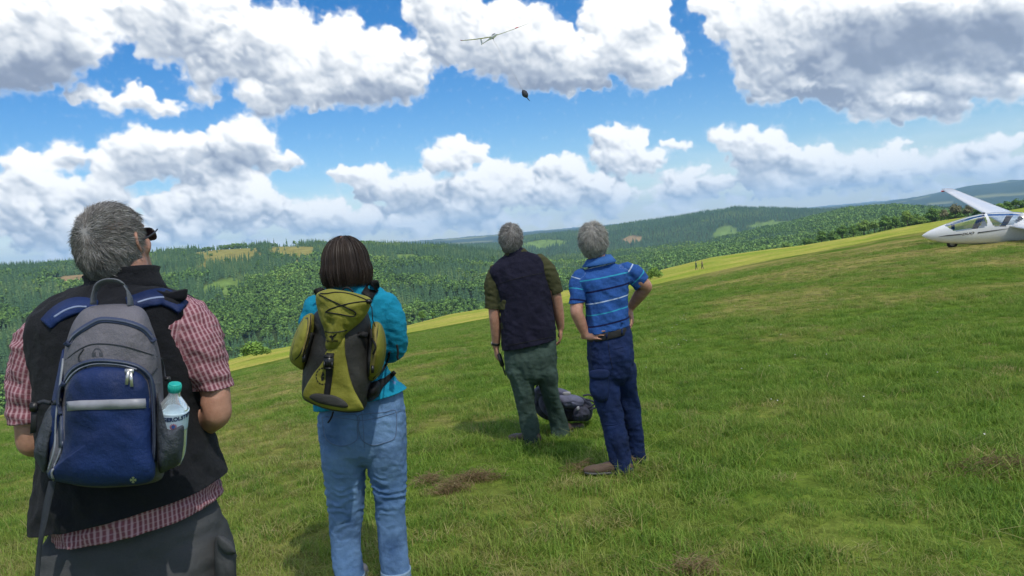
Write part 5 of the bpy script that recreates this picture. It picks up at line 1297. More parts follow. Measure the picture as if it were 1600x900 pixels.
# ------------------------------------------------------------------ man in the navy body warmer and green trousers
def man_three():
    D = 5.88; root = empty('person', base_at(.22, D)); gr = root.location[2]
    tag(root, 'grey haired man in dark navy body warmer and green trousers, holding a handset', 'person')
    vm = fabric('navy_body_warmer', (.009, .009, .024), .85, 900, .2, 10, .9)[0]; om = fabric('olive_tee', (.050, .052, .022), .9, 900, .2, 14, .4)[0]; tm = fabric('green_trouser_cloth', (.034, .058, .048), .8, 900, .2, 9, .8, .2, (.046, .076, .063))[0]
    fr = frame(rad(-6), rad(22), rad(-2)); hc = P(798, 374, D)
    bp = head_parts(hc, fr, 1.0)
    bp.append(loft(limb([(P(806, 412, D), .07, .06), (P(803, 400, D), .060), (P(800, 385, D), .055)]), 22, 4))
    bp.append(loft([S(790, 412, 835, 408, D, .06), S(774, 432, 846, 418, D, .09), S(786, 470, 852, 465, D, .115), S(792, 520, 860, 512, D, .12), S(794, 560, 866, 556, D, .13)], 28, 4))
    hL, hR = P(812, 565, D), P(850, 562, D); fL = P(833, 692, D + .02); fL[2] = gr + .08; fR = P(878, 680, D + .18); fR[2] = gr + .08
    for h, f in ((hL, fL), (hR, fR)): bp.append(loft(limb([(h, .06), ((h + f) / 2 + W(0, .02, .04), .036), (h * .25 + f * .75, .032), (f + W(0, 0, .02), .030), (f + W(0, 0, -.04), .04)]), 18, 4))
    aL = [P(769, 436, D), P(772, 478, D), P(773, 500, D), P(775, 522, D + .03), P(775, 541, D + .06)]; aR = [P(852, 418, D), P(866, 455, D), P(871, 475, D + .02), P(874, 495, D + .05), P(876, 512, D + .08)]
    for a in (aL, aR): bp.append(loft(limb([(a[0], .055), (a[1], .049), (a[2], .043), (a[3], .040), (a[4], .030)]), 20, 5))
    bp += hand_parts(aL[-1], unit(P(778, 570, D + .07) - aL[-1]), W(-1, -.4, 0), 1, 1.02, .85, .05); bp += hand_parts(aR[-1], unit(P(876, 542, D + .10) - aR[-1]), W(1, -.2, 0), -1, 1.02, .55, .06)
    garment('body', bp, SKIN, root, .007, 3, uv=False); eyes(hc, fr, root)
    sh = [S(788, 402, 826, 396, D, .07), S(770, 424, 850, 408, D, .10), S(774, 470, 856, 460, D, .125), S(784, 520, 862, 510, D, .13), S(792, 540, 862, 526, D, .12)]
    f = sumf(creases(.07, .009, (1, 1, 1.4), 61), creases(.035, .003, (1, 1, 1), 64))
    garment('tee_shirt', [loft(sh, 30, 4, 2.3), loft(limb([(P(775, 424, D), .060), (P(770, 445, D), .070), (P(770, 468, D), .062), (P(770, 492, D), .060)]), 24, 5), loft(limb([(P(842, 408, D), .060), (P(856, 424, D), .068), (P(865, 445, D), .060), (P(872, 468, D), .056)]), 24, 5)], om, root, .0085, 4, f, [(P(770, 482, D), W(-.12, 0, -1), .13), (P(868, 459, D), W(.27, 0, -1), .13)], .004, uv=False)
    vl = [S(792, 396, 820, 392, D, .065), S(780, 407, 836, 397, D, .085), S(764, 424, 848, 405, D, .115), S(772, 445, 853, 425, D, .135), S(781, 480, 861, 465, D, .145), S(783, 520, 866, 500, D, .152), S(786, 552, 868, 532, D, .160), S(788, 572, 870, 552, D, .16)]
    garment('body_warmer', [loft(vl, 34, 5, 2.5)], vm, root, .0085, 5, sumf(creases(.15, .018, (1.2, 1, .7), 71), creases(.06, .006, (1, 1, 1), 74)), [(P(828, 537, D), W(.125, 0, -1), .45)], .005, uv=False)
    vb = bvh([o for o in root.children if o.name.startswith('body_warmer')][0]); part('yoke_seam', *band_on(vb, [(772,446),(800,437),(830,430),(852,426)], .45, .003, 6, .003, 5.7), plain('dark_thread', (.003, .003, .006), .8), root); part('hem_seam', *band_on(vb, [(787,541),(810,537),(840,531),(864,526)], .4, .003, 6, .003, 5.7), plain('hem_thread', (.003, .003, .006), .8), root)
    cc = P(806, 396, D); V = []; a = np.linspace(-math.pi, math.pi, 29)[:-1]
    for z, r in ((-.02, .095), (.005, .082), (.022, .080)):
        for t in a: V.append(cc + W(math.sin(t) * r, -math.cos(t) * r * .9, z))
    i = np.arange(2)[:, None] * 28 + np.arange(28)[None]; j = np.arange(2)[:, None] * 28 + (np.arange(28)[None] + 1) % 28
    co = part('collar', V, np.stack([i, j, j + 28, i + 28], -1).reshape(-1, 4), vm, root); sd = co.modifiers.new('t', 'SOLIDIFY'); sd.thickness = .006
    def seg(x0, x1, y, dd=0.0, ry=None): return S(x0, y, x1, y - 2, D + dd, ry or (x1 - x0) / 2 / F * D * 1.02)
    hips = [S(788, 545, 868, 532, D, .13), S(788, 565, 869, 555, D, .145), S(791, 578, 869, 573, D, .135)]
    legL = [seg(790, 832, 580, 0, .13), seg(801, 834, 605, 0, .10), seg(807, 836, 635, .01), seg(812, 840, 660, .02), seg(817, 843, 682, 0), seg(820, 846, 700, -.01), seg(820, 847, 704, -.01)]
    legR = [seg(830, 870, 580, 0, .13), seg(844, 872, 605, .03, .10), seg(852, 878, 635, .09), seg(858, 885, 655, .13), seg(861, 889, 672, .15), seg(861, 892, 685, .15), seg(861, 892, 688, .15)]
    garment('trousers', [loft(hips, 30, 5, 2.3), loft(legL, 24, 5), loft(legR, 24, 5)], tm, root, .0085, 4, sumf(creases(.12, .016, (1.5, 1, .6), 81), creases(.055, .006, (1, 1, 1.3), 84)), uv=False)
    bm_ = plain('brown_boot_leather', (.07, .045, .035), .6)
    shoe(root, fL + W(.03, -.03, -.075), (-.75, .65), bm_, 1.1); shoe(root, fR + W(-.03, -.03, -.075), (.75, .65), bm_, 1.1)
    short_hair(hc, fr, root, GREY_HAIR, (.087, .118, .127), (.05, -.35, .93), 14000, .038, .22, .0017, -.088, 7, None, .06)
    w = aL[-1] + (aL[-2] - aL[-1]) * .25; ax = unit(aL[-1] - aL[-2]); X = unit(np.cross(ax, W(0, 1, 0))); Y = np.cross(ax, X)
    V, Fc, _ = loft([(w - ax * .012, X * .034, Y * .034), (w + ax * .012, X * .033, Y * .033)], 20, 3, 2, False); ws = part('wrist_watch', V, Fc, plain('watch_strap', (.05, .05, .055), .4, .5), root)
    o = part('watch_face', *box(w - W(.035, .012, 0), W(.004, 0, 0), W(0, .014, 0), ax * .016), plain('watch_metal', (.35, .35, .36), .3, .6), root); o.parent = ws
    h = empty('radio_handset', tuple(P(785, 570, D + .02))); tag(h, 'small black handheld radio with stub aerial in the hand of the man in green trousers', 'radio')
    bk = plain('radio_plastic', (.012, .012, .014), .4); a_, b2 = P(779, 551, D + .03), P(786, 574, D + .01); ax = unit(b2 - a_); X = unit(np.cross(ax, W(0, 1, 0))); Y = np.cross(ax, X); c = (a_ + b2) / 2
    part('radio_body', *box(c, X * .016, Y * .024, ax * .055), bk, h); part('aerial', *cord(np.array([b2 - ax * .01, b2 + ax * .03, b2 + ax * .065]), [.007, .006, .005], 8), bk, h); part('belt_clip', *box(c - Y * .03, X * .008, Y * .003, ax * .03), bk, h)
    return root
MAN3 = man_three()

# ------------------------------------------------------------------ man in the striped blue polo shirt
def man_four():
    D = 4.9; root = empty('person', base_at(.68, D)); gr = root.location[2]
    tag(root, 'grey haired man with hands on hips in striped blue polo shirt and navy trousers', 'person')
    pm, n, l, b, c = fabric('blue_pique_cotton', (.022, .085, .300), .85, 1100, .3, 12, .7, .12)
    uv = cloth_uv(n, l); v = uv[1]
    def st(off, wd=.0075): return stripe_mask(n, l, v, .228, wd, off, .0035)
    # stripes repeat white, turquoise, navy down the cloth
    c = mixc(n, l, st(.228 / 2 - .068 + .0), c, (.42, .52, .68)); c = mixc(n, l, st(.228 / 2 - .144 + .0), c, (.03, .30, .46)); c = mixc(n, l, st(.228 / 2 - .220 + .0, .012), c, (.004, .008, .06)); l.new(c, b.inputs['Base Color'])
    nm = fabric('navy_trouser_cloth', (.005, .015, .060), .75, 1000, .2, 9, .8, .2, (.007, .020, .080))[0]; pol = fabric('plain_blue_pique', (.035, .12, .35), .85, 1100)[0]
    fr = frame(rad(3), rad(14), rad(2)); hc = P(927, 377, D)
    bp = head_parts(hc, fr, 1.0)
    bp.append(loft(limb([(P(938, 425, D), .07, .06), (P(935, 412, D), .060), (P(930, 392, D), .056)]), 22, 4))
    bp.append(loft([S(915, 430, 968, 420, D, .06), S(903, 442, 984, 428, D, .09), S(922, 470, 975, 462, D, .105), S(922, 510, 974, 500, D, .11), S(924, 545, 982, 535, D, .125)], 28, 4))
    hL, hR = P(938, 560, D), P(972, 555, D); fL = P(972, 742, D - .03); fL[2] = gr + .08; fR = P(997, 733, D + .12); fR[2] = gr + .08
    for h, f in ((hL, fL), (hR, fR)): bp.append(loft(limb([(h, .06), ((h + f) / 2 + W(0, .02, .04), .036), (h * .25 + f * .75, .032), (f + W(0, 0, .02), .030), (f + W(0, 0, -.04), .04)]), 18, 4))
    sL, eL, wL = P(906, 440, D), P(901, 488, D - .06), P(915, 524, D - .03); sR, eR, wR = P(985, 425, D), P(1009, 448, D + .02), P(984, 482, D + .17)
    bp.append(loft(limb([(sL, .055), (P(902, 470, D - .03), .046), (eL, .042), (eL * .7 + wL * .3, .041), (eL * .3 + wL * .7, .034), (wL, .027)]), 20, 5))
    bp.append(loft(limb([(sR, .055), (P(1002, 440, D), .048), (eR, .043), (eR * .75 + wR * .25, .044), (eR * .3 + wR * .7, .034), (wR, .028)]), 20, 5))
    bp += hand_parts(wL, unit(P(938, 520, D - .14) - wL), W(-.1, -.9, .35), -1, 1.0, .28, .07); bp += hand_parts(wR, unit(P(989, 507, D + .12) - wR), W(.95, -.2, .2), 1, 1.0, .5, .08)
    garment('body', bp, SKIN, root, .0065, 3, uv=False); eyes(hc, fr, root)
    tl = [S(918, 420, 958, 408, D, .068), S(908, 430, 970, 415, D, .085), S(900, 440, 984, 424, D, .115), S(912, 458, 982, 442, D, .128), S(916, 480, 981, 464, D, .132), S(916, 505, 981, 489, D, .136), S(916, 525, 982, 509, D, .142), S(916, 545, 984, 528, D, .14)]
    aL = limb([(P(908, 434, D), .060), (P(904, 448, D), .066), (P(902, 462, D - .02), .058), (P(901, 482, D - .04), .056)]); aR = limb([(P(978, 422, D), .060), (P(990, 430, D), .066), (P(1000, 440, D + .01), .060), (P(1008, 450, D + .02), .056)])
    sh = garment('polo_shirt', [loft(tl, 36, 5, 2.4), loft(aL, 26, 5), loft(aR, 26, 5)], pm, root, .0075, 4, sumf(creases(.11, .013, (1.2, 1, .8), 91), creases(.045, .005, (1, 1, 1.2), 94)), [(P(901, 473, D - .03), W(.0, 0, -1), .14, (P(914, 473, D)[0], -1)), (P(1003, 443, D), W(.70, 0, -.70), .14, (P(984, 443, D)[0], 1)), (P(949, 514, D), W(.147, 0, -1), .3)], .004)
    cc = P(936, 409, D); V = []; a = np.linspace(-2.6, 2.6, 30)
    for z, r in ((.020, .070), (.028, .074), (.004, .088), (-.018, .104)):
        for t in a: V.append(cc + W(math.sin(t) * r * 1.08, -math.cos(t) * r * .95, z + .06 * math.sin(t) * .18))
    i = np.arange(3)[:, None] * 30 + np.arange(29)[None]; co = part('collar', V, np.stack([i, i + 1, i + 31, i + 30], -1).reshape(-1, 4), pol, root); sd = co.modifiers.new('t', 'SOLIDIFY'); sd.thickness = .005
    def seg(x0, x1, y, dd=0.0, ry=None): return S(x0, y, x1, y - 2, D + dd, ry or (x1 - x0) / 2 / F * D * 1.02)
    hips = [S(918, 524, 984, 509, D, .128), S(918, 540, 988, 526, D, .138), S(919, 560, 991, 552, D, .148), S(923, 576, 990, 570, D, .13)]
    legL = [seg(920, 962, 572, 0, .135), seg(923, 967, 600, -.01, .10), seg(930, 970, 630, -.02), seg(939, 975, 660, -.02), seg(947, 982, 690, -.03), seg(953, 988, 720, -.03), seg(956, 991, 745, -.04), seg(956, 991, 751, -.04)]
    legR = [seg(956, 992, 572, .03, .13), seg(962, 996, 600, .05, .10), seg(970, 1000, 640, .08), seg(978, 1005, 680, .10), seg(984, 1008, 710, .11), seg(984, 1009, 735, .12), seg(984, 1009, 741, .12)]
    tr = garment('trousers', [loft(hips, 30, 5, 2.3), loft(legL, 26, 5), loft(legR, 24, 5)], nm, root, .0075, 4, sumf(creases(.12, .016, (1.5, 1, .6), 101), creases(.055, .006, (1, 1, 1.3), 104)), uv=False)
    tb = bvh(tr); part('seat_seam', *band_on(tb, [(950,534),(953,556),(958,578)], .4, .003, 5, .003, 4.7), plain('navy_thread', (.003, .006, .025), .8), root); part('pocket_welt', *band_on(tb, [(960,545),(976,541)], 1.0, .003, 5, .004, 4.7), nm, root); part('knee_seam', *band_on(tb, [(940,662),(955,664),(972,660)], .5, .003, 5, .003, 4.7), nm, root)
    part('cargo_pocket', *pillow([(924,584),(935,580),(950,582),(951,600),(950,624),(934,628),(922,614),(921,596)], D - .165, .05, 3, 7, 5, None, (.06, .006), 4), nm, root); part('pocket_flap', *pillow([(922,580),(936,577),(951,579),(951,590),(936,593),(922,590)], D - .180, .02, 3, 6, 5), nm, root)
    V, Fc, _ = loft([S(917, 533, 984, 517, D, .1400), S(917, 528, 984, 512, D, .1415), S(917, 522, 983, 506, D, .1390)], 36, 3, 2.3, False); bt = part('belt', V, Fc, fabric('black_belt_leather', (.020, .020, .021), .6)[0], root)
    for x in (948, 972): o = part('belt_loop', *band_on(bvh(bt), [(x, 536 - (x - 917) * .24), (x, 518 - (x - 917) * .24)], 1.2, .004, 4, .004, D - .14), nm, root)
    bm_ = plain('brown_suede', (.10, .065, .045), .8); shoe(root, fL + W(.03, -.03, -.075), (-.93, .25), bm_, 1.1); shoe(root, fR + W(-.02, -.02, -.075), (.25, .95), bm_, 1.1)
    short_hair(hc, fr, root, PALE_HAIR, (.091, .118, .126), (.0, -.40, .90), 14000, .040, .16, .0016, -.085, 17, None, .04)
    return root
MAN4 = man_four()

# ------------------------------------------------------------------ dark rucksack lying in the grass
def ground_bag():
    d = 6.15; root = empty('rucksack', tuple(ground_hit(880, 655))); tag(root, 'dark slate rucksack lying in the grass behind the man in green trousers', 'rucksack')
    sl = fabric('slate_pack_cloth', (.105, .110, .165), .7, 500, .3, 14, .5, .2)[0]; bk = fabric('black_pack_cloth', (.036, .038, .056), .8)[0]; gy = plain('grey_badge', (.30, .30, .32), .5)
    part('main_compartment', *pillow([(834,622),(836,611),(848,609),(866,616),(880,619),(896,617),(914,622),(925,631),(926,645),(921,656),(902,658),(868,658),(846,652),(835,638)], d - .04, .16, 3.6, 10, 5, None, (.06, .035), 31, .05), bk, root)
    part('front_pocket', *pillow([(845,614),(862,618),(868,632),(866,652),(852,648),(842,632)], d - .11, .06, 2.4, 8, 5, None, (.04, .016), 32), sl, root)
    part('front_pocket', *pillow([(872,618),(898,617),(912,626),(908,636),(884,638),(872,630)], d - .12, .07, 2.4, 8, 5, None, (.04, .016), 33), sl, root)
    part('back_panel', *pillow([(858,608),(874,606),(892,614),(886,622),(868,620)], d - .06, .06, 2.4, 7, 5, None, (.04, .008), 36), sl, root)
    part('side_pocket', *pillow([(898,638),(916,636),(922,648),(912,657),(896,656)], d - .14, .05, 2.4, 8, 5, None, (.04, .014), 34), bk, root)
    part('lid', *pillow([(833,612),(840,603),(848,606),(850,616),(842,626),(835,622)], d - .09, .07, 2.4, 8, 5, None, (.04, .014), 35), sl, root)
    for pts in ([(912,618),(922,617),(930,624),(928,632),(919,637)], [(916,624),(928,628),(931,636),(922,640)], [(838,606),(841,600),(847,601),(849,607)]):
        part('strap', *cord(np.array([P(x, y, d - .04) for x, y in resample(pts, 4)]), .008, 6), bk, root)
    part('badge', *pillow([(880,613),(890,612),(891,617),(881,618)], d - .09, .012, 3, 4, 3), gy, root); part('badge', *pillow([(901,636),(905,635),(905,640),(901,641)], d - .165, .012, 3, 4, 3), gy, root)
    part('strap', *band([P(x, y, d - .14) for x, y in ((868, 618), (870, 635), (872, 655))], [P(x, y, d - .14) for x, y in ((871, 618), (873, 635), (875, 655))], .004), bk, root)
ground_bag()

# ------------------------------------------------------------------ gliders
def foil(cn, tip, chord, chord_t, cdir, up, th=.13, bend=0.0, n=9):
    """wing from root leading edge to tip leading edge; cdir points aft"""
    prof = [(1, 0), (.8, .035), (.55, .062), (.3, .075), (.12, .058), (.04, .034), (0, 0), (.04, -.022), (.12, -.034), (.3, -.040), (.55, -.028), (.8, -.012)]
    m = len(prof); V = []; Fq = []
    for k in range(n):
        t = k / (n - 1); c = chord + (chord_t - chord) * t ** 1.15; le = np.asarray(cn) * (1 - t) + np.asarray(tip) * t + np.asarray(up) * bend * t * t
        for (x, z) in prof: V.append(le + np.asarray(cdir) * (x * c) + np.asarray(up) * (z * c * th / .13))
    for k in range(n - 1):
        for j in range(m): Fq.append([k * m + j, k * m + (j + 1) % m, (k + 1) * m + (j + 1) % m, (k + 1) * m + j])
    Fq.append(list(range(m))[::-1]); Fq.append([(n - 1) * m + j for j in range(m)]); return np.array(V), Fq
GEL = plain('white_gelcoat', (.74, .75, .76), .22); REDM = plain('red_marking', (.62, .05, .05), .4); TYRE = plain('tyre_rubber', (.018, .018, .018), .8)
def wheel(root, c, axis, r, w):
    a = unit(axis); X = unit(np.cross(a, [0, 0, 1])); Y = np.cross(a, X)
    wh = part('wheel', *loft([(c - a * w * .5, X * r * .86, Y * r * .86), (c - a * w * .3, X * r, Y * r), (c + a * w * .3, X * r, Y * r), (c + a * w * .5, X * r * .86, Y * r * .86)], 24, 3, 2, False)[:2], TYRE, root)
    o = part('rim', *loft([(c - a * w * .53, X * r * .5, Y * r * .5), (c + a * w * .53, X * r * .5, Y * r * .5)], 20, 2, 2, False)[:2], plain('rim_metal', (.35, .35, .36), .4, .5), root); o.parent = wh
def parked_glider():
    wh = ground_hit(1488, 386.5); root = empty('glider', tuple(wh)); tag(root, 'white two seat glider with clear canopies parked on the grass at far right', 'glider')
    th = rad(19); aft = W(math.cos(th), -math.sin(th), .0); far = W(math.sin(th), math.cos(th), 0)
    def at(px, py):      # point on the fuselage plane seen at a bearing
        v = ray(px, py); # solve CAM + t v = wh + s aft (horizontal)
        A = np.array([[v[0], -aft[0]], [v[1], -aft[1]]]); t, s_ = np.linalg.solve(A, np.array([wh[0], wh[1]])); return s_, (CAM + v * t)[2]
    prof = [(1440.5,368.2,368.8),(1443,366,370.6),(1450,361.6,373.8),(1460,357,376.8),(1475,351,379.6),(1490,345.8,381),(1505,341,381.6),(1520,337,381.7),(1537,333.6,381.5),(1550,332.2,381.2),(1570,331.2,380.6),(1590,331.2,379.4),(1606,333.5,377.5)]
    sl = []
    for (x, t, b) in prof:
        s0, zt = at(x, t); _, zb = at(x, b); cz = (zt + zb) / 2; hh = (zt - zb) / 2; hw = min(hh * .80, .36)
        sl.append((W(wh[0], wh[1], 0) + aft * s0 + W(0, 0, cz), far * hw, W(0, 0, -hh)))
    sE = at(1606, 350)[0]; zE = sl[-1][0][2]
    for ds, cz, hh, hw in ((.5, .02, .36, .27), (1.1, .04, .26, .20), (1.9, .06, .19, .15), (3.2, .10, .14, .12), (4.6, .16, .10, .09)):
        sl.append((W(wh[0], wh[1], 0) + aft * (sE + ds) + W(0, 0, zE + cz), far * hw, W(0, 0, -hh)))
    V, Fc, _ = loft(sl, 72, 16, 2.15, False)
    def inpoly(x, y, pl):
        c = False; n = len(pl)
        for i in range(n):
            x1, y1 = pl[i]; x2, y2 = pl[i - 1]
            if (y1 > y) != (y2 > y) and x < (x2 - x1) * (y - y1) / (y2 - y1) + x1: c = not c
        return c
    k = (wh[1] - .30) / wh[1]   # near flank sits a little closer than the centre plane
    def pl(pts): return [at(x, y) for x, y in pts]
    F1 = pl([(1474.5,352.5),(1484,346),(1500,340.5),(1520,335),(1531,330),(1536,336),(1538.5,346),(1537,353),(1531,355.6),(1510,359),(1493,361.6),(1487,360.5)]); F2 = pl([(1539,328),(1560,328),(1592,328),(1597,334),(1594,342),(1584,348),(1576,351.5),(1560,353),(1550,354),(1546,351),(1542,342)])
    gl, fu = [], []
    for f in Fc:
        c = np.mean(V[f], 0); s_ = (c - wh)[:2] @ aft[:2]; (gl if (c[2] > wh[2] + .3 and (inpoly(s_, c[2], F1) or inpoly(s_, c[2], F2))) else fu).append(f)
    part('fuselage', V, fu, GEL, root)
    gm, n, l, b = new_mat('canopy_perspex'); tr = N(n, 'ShaderNodeBsdfTransparent'); tr.inputs[0].default_value = (.72, .80, .86, 1); gs = N(n, 'ShaderNodeBsdfGlossy'); gs.inputs['Roughness'].default_value = .02
    lw = N(n, 'ShaderNodeLayerWeight'); lw.inputs[0].default_value = .35; mx = N(n, 'ShaderNodeMixShader'); l.new(math_n(n, l, 'MULTIPLY_ADD', lw.outputs['Fresnel'], .8, .06), mx.inputs[0]); l.new(tr.outputs[0], mx.inputs[1]); l.new(gs.outputs[0], mx.inputs[2]); l.new(mx.outputs[0], n['Material Output'].inputs[0])
    part('canopy', V, gl, gm, root)
    dk = plain('cockpit_lining', (.030, .034, .045), .8)
    s0, zs = at(1486, 362); s1, zs1 = at(1592, 352); a = W(wh[0], wh[1], 0)
    tub = [(a + aft * s0 + W(0, 0, zs - .05), far * .20, W(0, 0, -.04)), (a + aft * (s0 + .5) + W(0, 0, zs - .10), far * .27, W(0, 0, -.10)), (a + aft * (s0 + 1.5) + W(0, 0, zs - .10), far * .30, W(0, 0, -.13)), (a + aft * s1 + W(0, 0, zs1 - .06), far * .30, W(0, 0, -.15))]
    part('cockpit_tub', *loft(tub, 20, 4, 3, False)[:2], dk, root)
    for px in (1531, 1574):
        s_, z_ = at(px, 348); c = a + aft * s_ + W(0, 0, z_ + .02); se = part('seat', *box(c + aft * -.05, far * .20, unit(aft * .55 + W(0, 0, 1)) * .26, unit(aft - W(0, 0, .55)) * .04), fabric('cockpit_seat', (.05, .055, .08))[0], root)
        o = part('headrest', *box(c + aft * .12 + W(0, 0, .25), far * .10, W(0, 0, .07), aft * .03), dk, root); o.parent = se
    for px in (1489, 1549): s_, z_ = at(px, 355); part('instrument_panel', *box(a + aft * s_ + W(0, 0, z_ + .02), far * .13, W(0, 0, .10), aft * .03), dk, root)
    # trim line and lettering on the near flank
    FT = [BVHTree.FromPolygons([Vector(v) for v in V], fu)]; ink = plain('grey_marking', (.05, .055, .07), .4)
    V2, F2_ = band_on(FT, [(1466,370.2),(1480,368.2),(1503,366.0)], [.15, .8, .9], .012, 6, .003, 23); part('trim_line', V2, F2_, ink, root)
    V2, F2_ = band_on(FT, [(1528,363.6),(1550,360.6),(1577,356.8)], [.95, .7, .12], .012, 6, .003, 23); part('trim_line', V2, F2_, ink, root)
    tx, ty = text_mesh('DUO', .10, .003); c = P(1513, 365.2, 22.7); ex = unit(P(1520, 364.2, 22.6) - c); V2 = c[None] + (tx[:, :1] + tx[:, 1:2] * .25) * ex[None] * 1.5 + tx[:, 1:2] * CU[None]; part('lettering', *onto((V2, ty), FT, .012), ink, root)
    # wings
    cd_ = aft + W(0, 0, -.03); sA, zA_ = at(1572, 353); A = a + aft * sA + W(0, 0, zA_); B = P(1471, 299.5, wh[1] + 6.9); up = unit(np.cross(unit(B - A), aft)); up = up * (1 if up[2] > 0 else -1); A0 = A
    V2, F2_ = foil(A0, B, 1.05, .42, aft, up, .14, .10); part('wing', V2, F2_, GEL, root)
    t2 = foil(B, B + (B - A) * .02, .42, .36, aft, up, .12, 0, 2); part('wing_tip', *t2, REDM, root)
    L = np.linalg.norm((B - A)[:2]); Bn = A0 - far * (L + .1); Bn[2] = gz(Bn[0], Bn[1]) + .12; upn = unit(np.cross(unit(Bn - A0), aft)); upn = upn * (1 if upn[2] > 0 else -1)
    part('wing', *foil(A0, Bn, 1.05, .42, aft, upn, .14, .0), GEL, root); part('wing_tip', *foil(Bn, Bn - far * .18, .42, .36, aft, upn, .12, 0, 2), REDM, root)
    # tail
    te = sl[-1][0]; part('fin', *foil(te - aft * .7, te - aft * .25 + W(0, 0, 1.25), 1.0, .62, aft, far, .11), GEL, root); tp = te - aft * .28 + W(0, 0, 1.25)
    for sg in (-1, 1): part('tailplane', *foil(tp, tp + far * sg * 1.5 + aft * .12, .58, .34, aft, W(0, 0, 1), .12), GEL, root)
    wheel(root, wh + W(0, 0, .135), far, .165, .11); s_, z_ = at(1585, 380); m_ = a + aft * (s_ + .25); g_ = gz(m_[0], m_[1]); wheel(root, W(m_[0], m_[1], g_ + .19), far, .20, .13)
    return root
parked_glider()
def flying_glider():
    C = P(769.5, 57.5, 169); root = empty('glider', tuple(C)); tag(root, 'white glider with red wing tips climbing in the sky on a winch cable', 'glider')
    L, R = P(722.5, 65.5, 172), P(826.5, 38.8, 166); T = P(753, 68.5, 173.2); aft = unit(T - C); up = unit(np.cross(R - L, aft)); up = up if up[2] > 0 else -up
    span = unit(R - L); N0 = C - aft * 2.2
    prof = [(0, .03), (.25, .17), (.7, .30), (1.3, .40), (2.0, .42), (2.8, .36), (3.6, .24), (4.6, .16), (6.2, .12), (7.4, .10)]
    part('fuselage', *loft([(N0 + aft * s - up * .05, span * r * .85, up * r) for s, r in prof], 20, 4)[:2], GEL, root)
    part('canopy', *loft([(N0 + aft * .55 + up * .10, span * .12, up * .05), (N0 + aft * 1.2 + up * .24, span * .27, up * .20), (N0 + aft * 2.0 + up * .26, span * .27, up * .20), (N0 + aft * 2.6 + up * .16, span * .15, up * .10)], 18, 4)[:2], plain('dark_canopy', (.015, .02, .035), .08), root)
    for tip in (L, R):
        le = C - aft * .3 + up * .1; part('wing', *foil(le, tip - aft * .2, 1.15, .55, aft, up, .15, .35), GEL, root)
        w = tip - aft * .2 + up * .35; part('wing_tip', *foil(w, w + unit(tip - C) * .5 + up * .12, .44, .30, aft, up, .12, 0, 2), REDM if tip is L else GEL, root)
    q = C * .35 + (R - aft * .2) * .65 + up * .20; part('wing_marking', *box(q, unit(R - C) * .35, aft * .40, up * .06), REDM, root)
    te = N0 + aft * 7.2; part('fin', *foil(te - aft * .7, te - aft * .2 + up * 1.3, 1.0, .6, aft, span, .11), GEL, root); tp = te - aft * .25 + up * 1.3
    for sg in (-1, 1): part('tailplane', *foil(tp, tp + span * sg * 1.5, .6, .35, aft, up, .12), GEL, root)
    wheel(root, C - aft * .2 - up * .42, span, .22, .14)
    hook = C - up * .5
    cab = empty('winch_cable', tuple(hook)); tag(cab, 'thin twin winch cable hanging below the climbing glider', 'cable')
    top, mid = P(816.5, 140.5, 166), P(821, 149.5, 166); steel = plain('cable_steel', (.20, .20, .21), .5)
    for dx in (-.25, .35): part('cable_strand', *cord(np.array([hook, hook * .5 + top * .5 + CR * dx, top]), .014, 5), steel, cab)
    ch = empty('drogue_parachute', tuple(mid)); tag(ch, 'small collapsed black parachute hanging on the cable under the climbing glider', 'parachute')
    ax = unit(P(824, 153, 166) - top); X = unit(np.cross(ax, _fw)); Y = np.cross(ax, X)
    V, Fc, _ = loft([(top, X * .08, Y * .08), (top + ax * .35, X * .45, Y * .40), (top + ax * .9, X * .66, Y * .58), (top + ax * 1.4, X * .58, Y * .52), (top + ax * 1.8, X * .30, Y * .28), (top + ax * 2.0, X * .10, Y * .1)], 26, 5)
    V = V + .09 * noise3(V / .35, 5)[:, None] * unit(X); part('canopy_cloth', V, Fc, plain('black_parachute_cloth', (.010, .012, .022), .8), ch)
    part('swivel_line', *cord(np.array([top + ax * 1.9, P(825, 154.5, 166), P(828, 158, 166)]), [.12, .13, .05], 6), plain('dark_cable_sleeve', (.02, .03, .05), .7), ch)
flying_glider()

